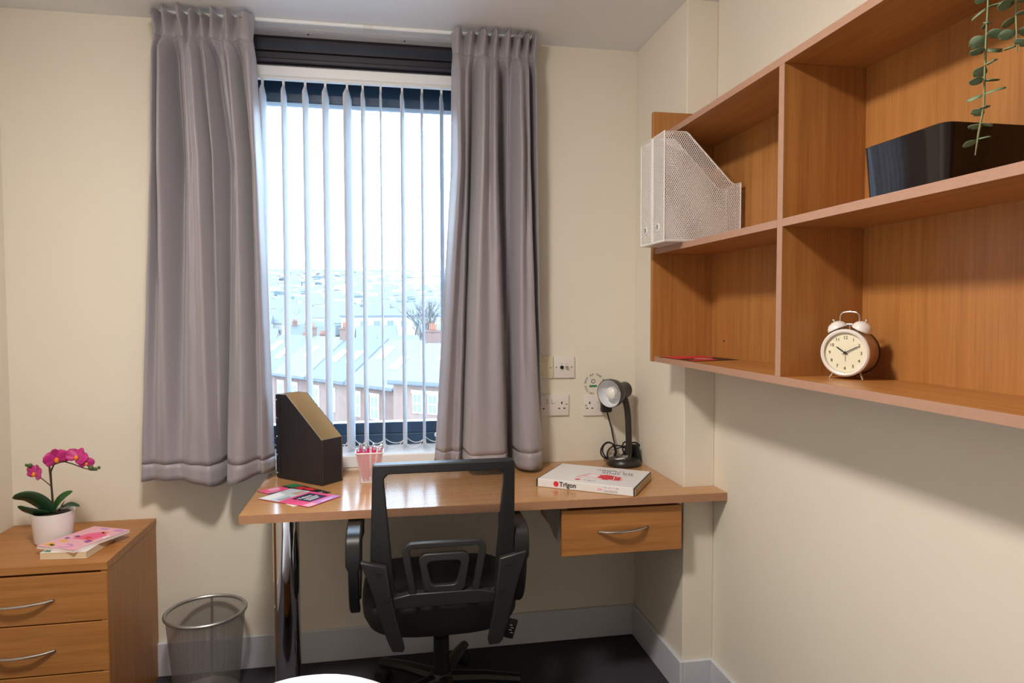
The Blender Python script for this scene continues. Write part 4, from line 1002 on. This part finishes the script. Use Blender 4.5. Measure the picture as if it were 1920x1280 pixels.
def hand(a,L,w,nm,mat,h): ck.part(nm,G().slab([kp(a,-0.006,h)+ (ku*math.cos(a)-up*math.sin(a))*w, kp(a,L*0.8,h)+(ku*math.cos(a)-up*math.sin(a))*w*1.2, kp(a,L,h), kp(a,L*0.8,h)-(ku*math.cos(a)-up*math.sin(a))*w*1.2, kp(a,-0.006,h)-(ku*math.cos(a)-up*math.sin(a))*w],kf,0.0006),mat,smooth=False)
hand(math.radians(304),0.024,0.0011,'hour_hand','ink_black',0.0228); hand(math.radians(62),0.034,0.0008,'minute_hand','ink_black',0.0236); hand(math.radians(178),0.020,0.0004,'alarm_hand','ink_grey',0.0222)
ck.part('hand_hub',G().lathe([(0,0.0245),(0.0025,0.0245),(0.0025,0.0215)],KO,12,kf),'ink_black')
for s_ in (-1,1):
    bc = KO+ku*s_*0.026+up*0.052; ax = (up*0.90+ku*s_*0.42).normalized()
    b_ = ck.part('bell',G().lathe([(0,0.016),(0.008,0.0155),(0.016,0.011),(0.0205,0.004),(0.0215,-0.002),(0.020,-0.003),(0.015,0.004),(0,0.008)],bc,28,ax),'clock_white')
    ck.part('bell_nut',G().tube([bc+ax*0.014,bc+ax*0.020],0.0022,8).ball(bc+ax*0.0215,0.003,seg=8,rings=6),'chrome',parent=b_)
    ck.part('bell_post',G().tube([KO+ku*s_*0.018+up*0.046,bc+ax*0.002],0.0025,8),'chrome',parent=b_)
    ck.part('foot',G().tube([KO+ku*s_*0.026-up*0.040+kf*0.010,KO+ku*s_*0.036-up*0.0580+kf*0.016],[0.0028,0.0018],8),'brushed_steel')
ck.part('rear_foot',G().tube([KO-up*0.046-kf*0.030,KO-up*0.0582-kf*0.036],[0.0028,0.0018],8),'brushed_steel')
hp = [KO+ku*(-0.0205)+up*0.066,KO+ku*(-0.0205)+up*0.078,KO+ku*(-0.019)+up*0.084,KO+ku*(-0.013)+up*0.0885,KO+ku*0.0+up*0.090,KO+ku*0.013+up*0.0885,KO+ku*0.019+up*0.084,KO+ku*0.0205+up*0.078,KO+ku*0.0205+up*0.066]
ck.part('carry_handle',G().tube(hp,0.0016,8),'brushed_steel')
ck.part('hammer',G().tube([KO+up*0.050,KO+up*0.062],0.0012,6).tube([KO+up*0.062-ku*0.006,KO+up*0.062+ku*0.006],0.0022,8),'chrome')

# smoked plastic storage tray on the upper shelf
ty = Thing('storage_tray',(0.985,1.08,1.5525),'dark smoked plastic storage tray on the middle shelf board','tray')
def trp(x0,x1,y0,y1,z,r,k=5):
    out = []
    for (cxx,cyy,a0) in ((x1-r,y1-r,0),(x0+r,y1-r,PI/2),(x0+r,y0+r,PI),(x1-r,y0+r,1.5*PI)):
        for q in range(k+1): a = a0+PI/2*q/k; out.append((cxx+r*math.cos(a),cyy+r*math.sin(a),z))
    return out
g = G(); zb,zt_ = 1.5530,1.650
loops_ = [trp(0.902,1.074,0.985,1.172,zb,0.014),trp(0.895,1.081,0.978,1.179,zt_-0.004,0.018),trp(0.8945,1.0815,0.9775,1.1795,zt_-0.001,0.018),trp(0.896,1.080,0.979,1.178,zt_,0.018),trp(0.899,1.077,0.982,1.175,zt_-0.001,0.016),trp(0.905,1.071,0.988,1.169,zb+0.004,0.012)]
VV = [[g.bm.verts.new(p) for p in l] for l in loops_]
for A,B in zip(VV[:-1],VV[1:]):
    for k in range(len(A)): g.bm.faces.new((A[k],A[(k+1)%len(A)],B[(k+1)%len(A)],B[k]))
g.bm.faces.new(VV[0][::-1]); g.bm.faces.new(VV[-1])
ty.part('body',g,'smoke_plastic',ang=50)
ty.part('inner_box',G().box(0.915,1.06,1.0,1.15,1.5575,1.605,0.004),'ink_black',label='dark packed contents')

# trailing eucalyptus in a pot on top of the shelf
eu = Thing('trailing_plant',(0.985,0.86,1.918),'trailing eucalyptus hanging down from a pot on top of the shelf','plant')
eu.part('pot',G().lathe([(0,0.0005),(0.048,0.0005),(0.052,0.006),(0.060,0.10),(0.056,0.10),(0.050,0.085),(0,0.085)],(0.985,0.86,1.918),32),'pot_white')
re_ = random.Random(11)
stems = [([(0.975,0.865,2.0),(0.92,0.868,2.045),(0.872,0.870,1.99),(0.862,0.870,1.90),(0.862,0.870,1.80),(0.862,0.872,1.74),(0.862,0.873,1.685),(0.862,0.873,1.64),(0.862,0.881,1.603),(0.862,0.886,1.572)],0.030),
         ([(0.980,0.84,2.0),(0.93,0.83,2.04),(0.880,0.826,1.98),(0.866,0.826,1.88),(0.864,0.827,1.80),(0.864,0.826,1.75),(0.864,0.823,1.70)],0.028),
         ([(0.99,0.80,2.0),(0.96,0.76,2.03),(0.90,0.735,1.99),(0.868,0.73,1.90),(0.864,0.728,1.82),(0.864,0.73,1.76)],0.030)]
for pts,gap in stems:
    P = [Vector(p) for p in pts]
    eu.part('stem',G().tube(P,[0.0016]*(len(P)-1)+[0.0008],6),'eucalyptus_stem')
    # walk along, pairs of round leaves
    dist = 0.0; acc = 0.0; k = 0
    for i in range(len(P)-1):
        seg = P[i+1]-P[i]; n = max(1,int(seg.length/0.004))
        for q in range(n):
            acc += seg.length/n
            if acc >= gap*(0.62 if i>3 else 0.8):
                acc = 0; p = P[i].lerp(P[i+1],q/n); base_a = re_.uniform(0,PI); k += 1
                for s_ in (0,PI):
                    a = base_a+s_+re_.uniform(-.3,.3); d = Vector((math.cos(a),math.sin(a),re_.uniform(-0.35,0.25))).normalized()
                    r = re_.uniform(0.0082,0.0128)*(0.75 if k%4==0 else 1.0)
                    nn = (Vector((0,0,1))-d*d.z).normalized(); nn = (Quaternion(d,re_.uniform(-.7,.7)) @ nn)
                    g = G(); grid = []
                    sdv = d.cross(nn)
                    for ii in range(6):
                        s = ii/5; w = r*0.85*math.sin(PI*min(1,0.06+0.9*s))**0.6
                        grid.append([p+d*(0.002+2.0*r*s)+sdv*w*kk+nn*(0.2*r*(1-abs(kk))-0.25*r*s*s) for kk in (-1,0,1)])
                    g.sheet(grid); lo = eu.part('leaf',g,'eucalyptus',ang=80)
                    md = lo.modifiers.new('thickness','SOLIDIFY'); md.thickness = 0.0006

# ================================================================ BED (its far end just enters the picture)
bd = Thing('bed',(-0.15,0.45,0),'single bed with a puffy white duvet','bed')
bd.part('bed_base',G().box(-0.60,0.30,-1.45,1.45,0.05,0.26,0.01),'beech_y',smooth=False)
for x in (-0.55,0.25):
    for y in (-1.38,1.38): bd.part('leg',G().box(x-0.025,x+0.025,y-0.025,y+0.025,0,0.05),'black_plastic',smooth=False)
bd.part('mattress',G().box(-0.60,0.30,-1.45,1.45,0.26,0.44,0.03,seg=3),'paper')
g = G(); nx,ny = 40,150; grid = []
for j in range(ny+1):
    y = lerp(-1.48,1.655,j/ny); row = []
    for i in range(nx+1):
        x = lerp(-0.68,0.34,i/nx); ex = min(1,(1-abs((x+0.17)/0.51))/0.95) ; ey = min(1,(1.655-y)/0.17) if y>0 else min(1,(y+1.48)/0.2)
        h = math.sin(PI/2*max(0,ex))**0.6*math.sin(PI/2*max(0,ey))**0.6
        row.append((x,y,0.28+0.277*h+-1.1*min(0.09,(x+0.17)**2)*h))
    grid.append(row)
g.sheet(grid); o = bd.part('duvet',g,'duvet',ang=180)
md = o.modifiers.new('thickness','SOLIDIFY'); md.thickness = 0.02; md.offset = -1

# ================================================================ CEILING LAMP (above the frame, lights the room)
cl = Thing('ceiling_lamp',(-0.30,1.05,ZC),'round flush ceiling lamp with a glowing opal dome','lamp')
cl.part('mounting_ring',G().lathe([(0,0),(0.145,0),(0.150,0.006),(0.146,0.022),(0.135,0.024)],(-0.30,1.05,ZC-0.0005),48,(0,0,-1)),'white_gloss')
cl.part('diffuser',G().lathe([(0.134,0.022),(0.130,0.034),(0.112,0.050),(0.075,0.062),(0.035,0.067),(0,0.068)],(-0.30,1.05,ZC),48,(0,0,-1)),'lamp_glow',label='opal glass dome')

# ================================================================ OUTSIDE: terraces, tree, hill
GZ = -8.6
g = G(); NXT,NYT = 30,40; grid = []
rt = random.Random(3)
for j in range(NYT+1):
    y = 12+ (j/NYT)**2*1800; row = []
    for i in range(NXT+1):
        x = lerp(-1,1,i/NXT)*(60+y*0.9)
        hgt = GZ + (smooth01((y-150)/1500)*95 if y>150 else 0) + (rt.uniform(-1,1)*3+6*math.sin(x*0.006+1))*smooth01((y-250)/500)
        row.append((x,y,hgt))
    grid.append(row)
g.sheet(grid); g.obj('ground_terrain','hill_grass_hazed',smooth=True,ang=180,kind='structure',label='grassy ground rising to a far hillside')
def hill_z(x,y): return GZ + (smooth01((y-150)/1500)*95 if y>150 else 0)
def house(label, A, B, depth, zg, ze, zr, wallm, roofm, wins, chim=(), group=None, skylights=(), name='terraced_house'):
    """facade from A to B (xy), faces the camera side; eaves ze, ridge zr"""
    A = Vector((*A,0)); B = Vector((*B,0)); u = (B-A).normalized(); n = Vector((u.y,-u.x,0)); Lh = (B-A).length
    if n.y > 0: n = -n
    t = Thing(name,(A+B)/2-n*depth/2+Vector((0,0,zg)),label,'house',group)
    def P(a,b,z): return A+u*a-n*b+Vector((0,0,z))
    g = G()
    V = [P(0,0,zg),P(Lh,0,zg),P(Lh,depth,zg),P(0,depth,zg),P(0,0,ze),P(Lh,0,ze),P(Lh,depth,ze),P(0,depth,ze),P(0,depth/2,zr),P(Lh,depth/2,zr)]
    v = [g.bm.verts.new(p) for p in V]
    for q in ((0,1,5,4),(1,2,6,9,5),(2,3,7,6),(3,0,4,8,7),(0,3,2,1)): g.bm.faces.new([v[i] for i in q])
    w = t.part('wall',g,wallm,smooth=False)
    ov = 0.3; sl = (zr-ze)/(depth/2)
    g = G()
    for s0,s1 in ((-ov,depth/2),(depth+ov,depth/2)):
        z0 = ze-sl*ov
        g.slab([P(-0.15,s0,z0+0.06),P(Lh+0.15,s0,z0+0.06),P(Lh+0.15,s1,zr+0.06),P(-0.15,s1,zr+0.06)],(0,0,1),0.14)
    r = t.part('roof',g,roofm,smooth=False)
    t.part('gutter',G().tube([P(-0.1,-ov,ze-sl*ov+0.05),P(Lh+0.1,-ov,ze-sl*ov+0.05)],0.07,6),'slate',parent=r)
    for (a,z0,ww,hh) in wins:
        f_ = t.part('window',G().slab([P(a,-0.0,z0),P(a+ww,-0.0,z0),P(a+ww,0,z0+hh),P(a,0,z0+hh)],n,0.06),'upvc',smooth=False)
        g = G()
        for (c0,c1,d0,d1) in ((0.08,0.46,0.06,0.47),(0.54,0.92,0.06,0.47),(0.08,0.46,0.53,0.94),(0.54,0.92,0.53,0.94)):
            g.slab([P(a+ww*c0,-0.06,z0+hh*d0),P(a+ww*c1,-0.06,z0+hh*d0),P(a+ww*c1,-0.06,z0+hh*d1),P(a+ww*c0,-0.06,z0+hh*d1)],n,0.01)
        t.part('pane',g,'house_glass',parent=f_,smooth=False)
        t.part('lintel',G().slab([P(a-0.1,0,z0+hh),P(a+ww+0.1,0,z0+hh),P(a+ww+0.1,0,z0+hh+0.16),P(a-0.1,0,z0+hh+0.16)],n,0.05),'render_pale',parent=f_,smooth=False)
    for a in chim:
        c_ = P(a,depth/2,0); ang = math.atan2(u.y,u.x)
        M_ = Matrix.Translation((c_.x,c_.y,zr))@Matrix.Rotation(ang,4,'Z')
        c = t.part('chimney',G().box(-0.42,0.42,-0.28,0.28,-0.8,0.9,M=M_).box(-0.48,0.48,-0.34,0.34,0.78,0.9,M=M_),'brick',smooth=False)
        for k in (-0.36,-0.12,0.12,0.36): t.part('chimney_pot',G().lathe([(0.08,0),(0.09,0.05),(0.07,0.35),(0.08,0.4)],M_@Vector((k*0.8,0,0.9)),10),'terracotta',parent=c)
    for (a,s) in skylights:
        s0,s1 = s*depth/2,(s+0.28)*depth/2
        t.part('rooflight',G().slab([P(a,s0,ze+sl*s0+0.22),P(a+0.9,s0,ze+sl*s0+0.22),P(a+0.9,s1,ze+sl*s1+0.22),P(a,s1,ze+sl*s1+0.22)],(0,0,1),0.08),'upvc',parent=r,smooth=False)
    return t
ZE = -3.16
# terrace facade runs from (-8.69,54.67) to (0.38,41.75)
TA, TB = Vector((-11.5,58.67)), Vector((0.38,41.75)); TL = (TB-TA).length; tu = (TB-TA)/TL
wl_ = [(0.5,-5.35,0.9,1.5),(2.6,-5.35,0.9,1.5),(0.6,-8.2,1.0,1.5),(2.7,-8.3,0.9,1.9)]
names_ = ['brick terraced house at the far end of the row, below the window','brick terraced house second from the far end of the row','brick terraced house with two rooflights in the middle of the row','brick terraced house with a tall chimney at the near end of the row']
nh = 4; step = TL/nh
for k in range(nh):
    a = TA+tu*step*k; b = TA+tu*(step*(k+1)-0.02)
    house(names_[k],a,b,6.5,GZ,ZE,ZE+2.5,'brick' if k%2 else 'brick_pale','slate_light' if k%2 else 'slate',wl_,(step-0.3,) if k!=2 else (),'terrace below the window',((1.0,0.35),(3.0,0.35)) if k==2 else ((2.0,0.4),) if k==1 else ((0.8,0.5),(3.2,0.3)))
house('wide brick house with a large slate roof right of the terrace',(0.24,33.7),(7.2,28.0),6.0,GZ,-1.95,-0.45,'brick_pale','slate_light',[(1.2,-3.45,0.55,0.95),(2.1,-3.45,0.55,0.95),(4.2,-3.45,0.8,1.1),(6.4,-3.45,0.8,1.1)],(),None,((1.6,0.50),(3.1,0.42)),'brick_house')
ri = random.Random(21)
k = 0
specs = []
for row,(yy,x0,x1,n) in enumerate(((68,-26,-4,2),(80,-30,12,4),(97,-38,20,5),(122,-46,30,6),(152,-58,42,8))):
    for q in range(n):
        specs.append((lerp(x0,x1,(q+0.5)/n)+ri.uniform(-0.6,0.6), yy+ri.uniform(-2,2), ri.uniform(-0.12,0.12), ri.uniform(6.2,7.6), row))
for (x,y,a,Lh,row) in specs:
    d = Vector((math.cos(a),math.sin(a))); c_ = Vector((x,y)); ze = -4.2+ri.uniform(-0.8,0.8) if row<3 else -4.6+ri.uniform(-0.8,1.2)
    pale = ri.random()<0.5
    house(('pale rendered' if pale else 'red brick')+' house with a grey roof among the distant rows',c_-d*Lh/2,c_+d*Lh/2,ri.uniform(6,8),GZ,ze,ze+ri.uniform(2,3),'render_pale' if pale else 'brick_pale',('slate','slate_light')[ri.random()<0.6],
          [(1.0,ze-2.2,0.9,1.4),(Lh-2.2,ze-2.2,0.9,1.4)] if row<3 else [(1.2,ze-2.1,1.0,1.3)],(0.8,) if ri.random()<0.6 else (),'pale distant houses' if pale else 'brick distant houses',name='distant_house')
# long flat-roofed pale block farther out
fb = Thing('flat_roof_block',(2,205,GZ),'long pale flat-roofed building beyond the houses','building')
fb.part('wall',G().box(-13,19,200,212,GZ,0.2),'render_pale',smooth=False); fb.part('roof',G().box(-13.4,19.4,199.6,212.4,0.2,0.7),'slate_light',smooth=False)
for q in range(8): fb.part('window',G().box(-11.5+q*3.8,-9.7+q*3.8,199.9,200.02,-2.6,-0.9),'house_glass',smooth=False)
# bare tree
bt_ = Thing('bare_tree',(3.3,77,GZ),'leafless winter tree standing behind the wide brick house','tree')
rb = random.Random(5); gt = G(); tw = G()
def branch(p,d,L,r,lvl):
    q = p+d*L*0.5+Vector((rb.uniform(-.05,.05),rb.uniform(-.05,.05),0))*L; e = p+d*L
    (gt if lvl<2 else tw).tube([p,q,e],[r,r*0.8,r*0.6],5 if lvl<2 else 3,cap=False)
    if lvl >= 5: return
    for k in range(3 if lvl<4 else 2):
        nd = (d+Vector((rb.uniform(-.7,.7),rb.uniform(-.7,.7),rb.uniform(-.1,.5)))).normalized()
        branch(p+d*L*rb.uniform(0.6,1.0),nd,L*rb.uniform(0.62,0.80),max(r*0.55,0.035),lvl+1)
branch(Vector((3.3,77,GZ)),Vector((0,0,1)),4.8,0.30,0)
bt_.part('trunk',gt,'bark'); bt_.part('branches',tw,'bark',kind='stuff')
# hillside houses and trees, far too many and small to count
g = G(); g2 = G(); roofs = []
for q in range(2200):
    y = 230+ri.random()**1.3*1300; x = ri.uniform(-1,1)*(40+y*0.42); z = hill_z(x,y)-1
    if ri.random()<0.55:
        s = ri.uniform(3.5,6); g.box(x-s,x+s,y-4,y+4,z,z+6.5); n0 = len(g.bm.faces)
        g.prism([(y-4.3,z+6.5),(y+4.3,z+6.5),(y,z+9.5)],'x',x-s,x+s); roofs += range(n0,len(g.bm.faces))
    else: g2.ball((x,y,z+3),ri.uniform(3,6),(1.6,1,0.8),6,4)
hh = g.obj('hillside_houses','render_pale',smooth=False,kind='stuff',label='countless pale houses with grey roofs on the far hillside')
hh.data.materials.append(MATS['slate_light'])
for fi in roofs: hh.data.polygons[fi].material_index = 1
g2.obj('hillside_trees','far_tree',kind='stuff',label='dark tree clumps on the far hillside')
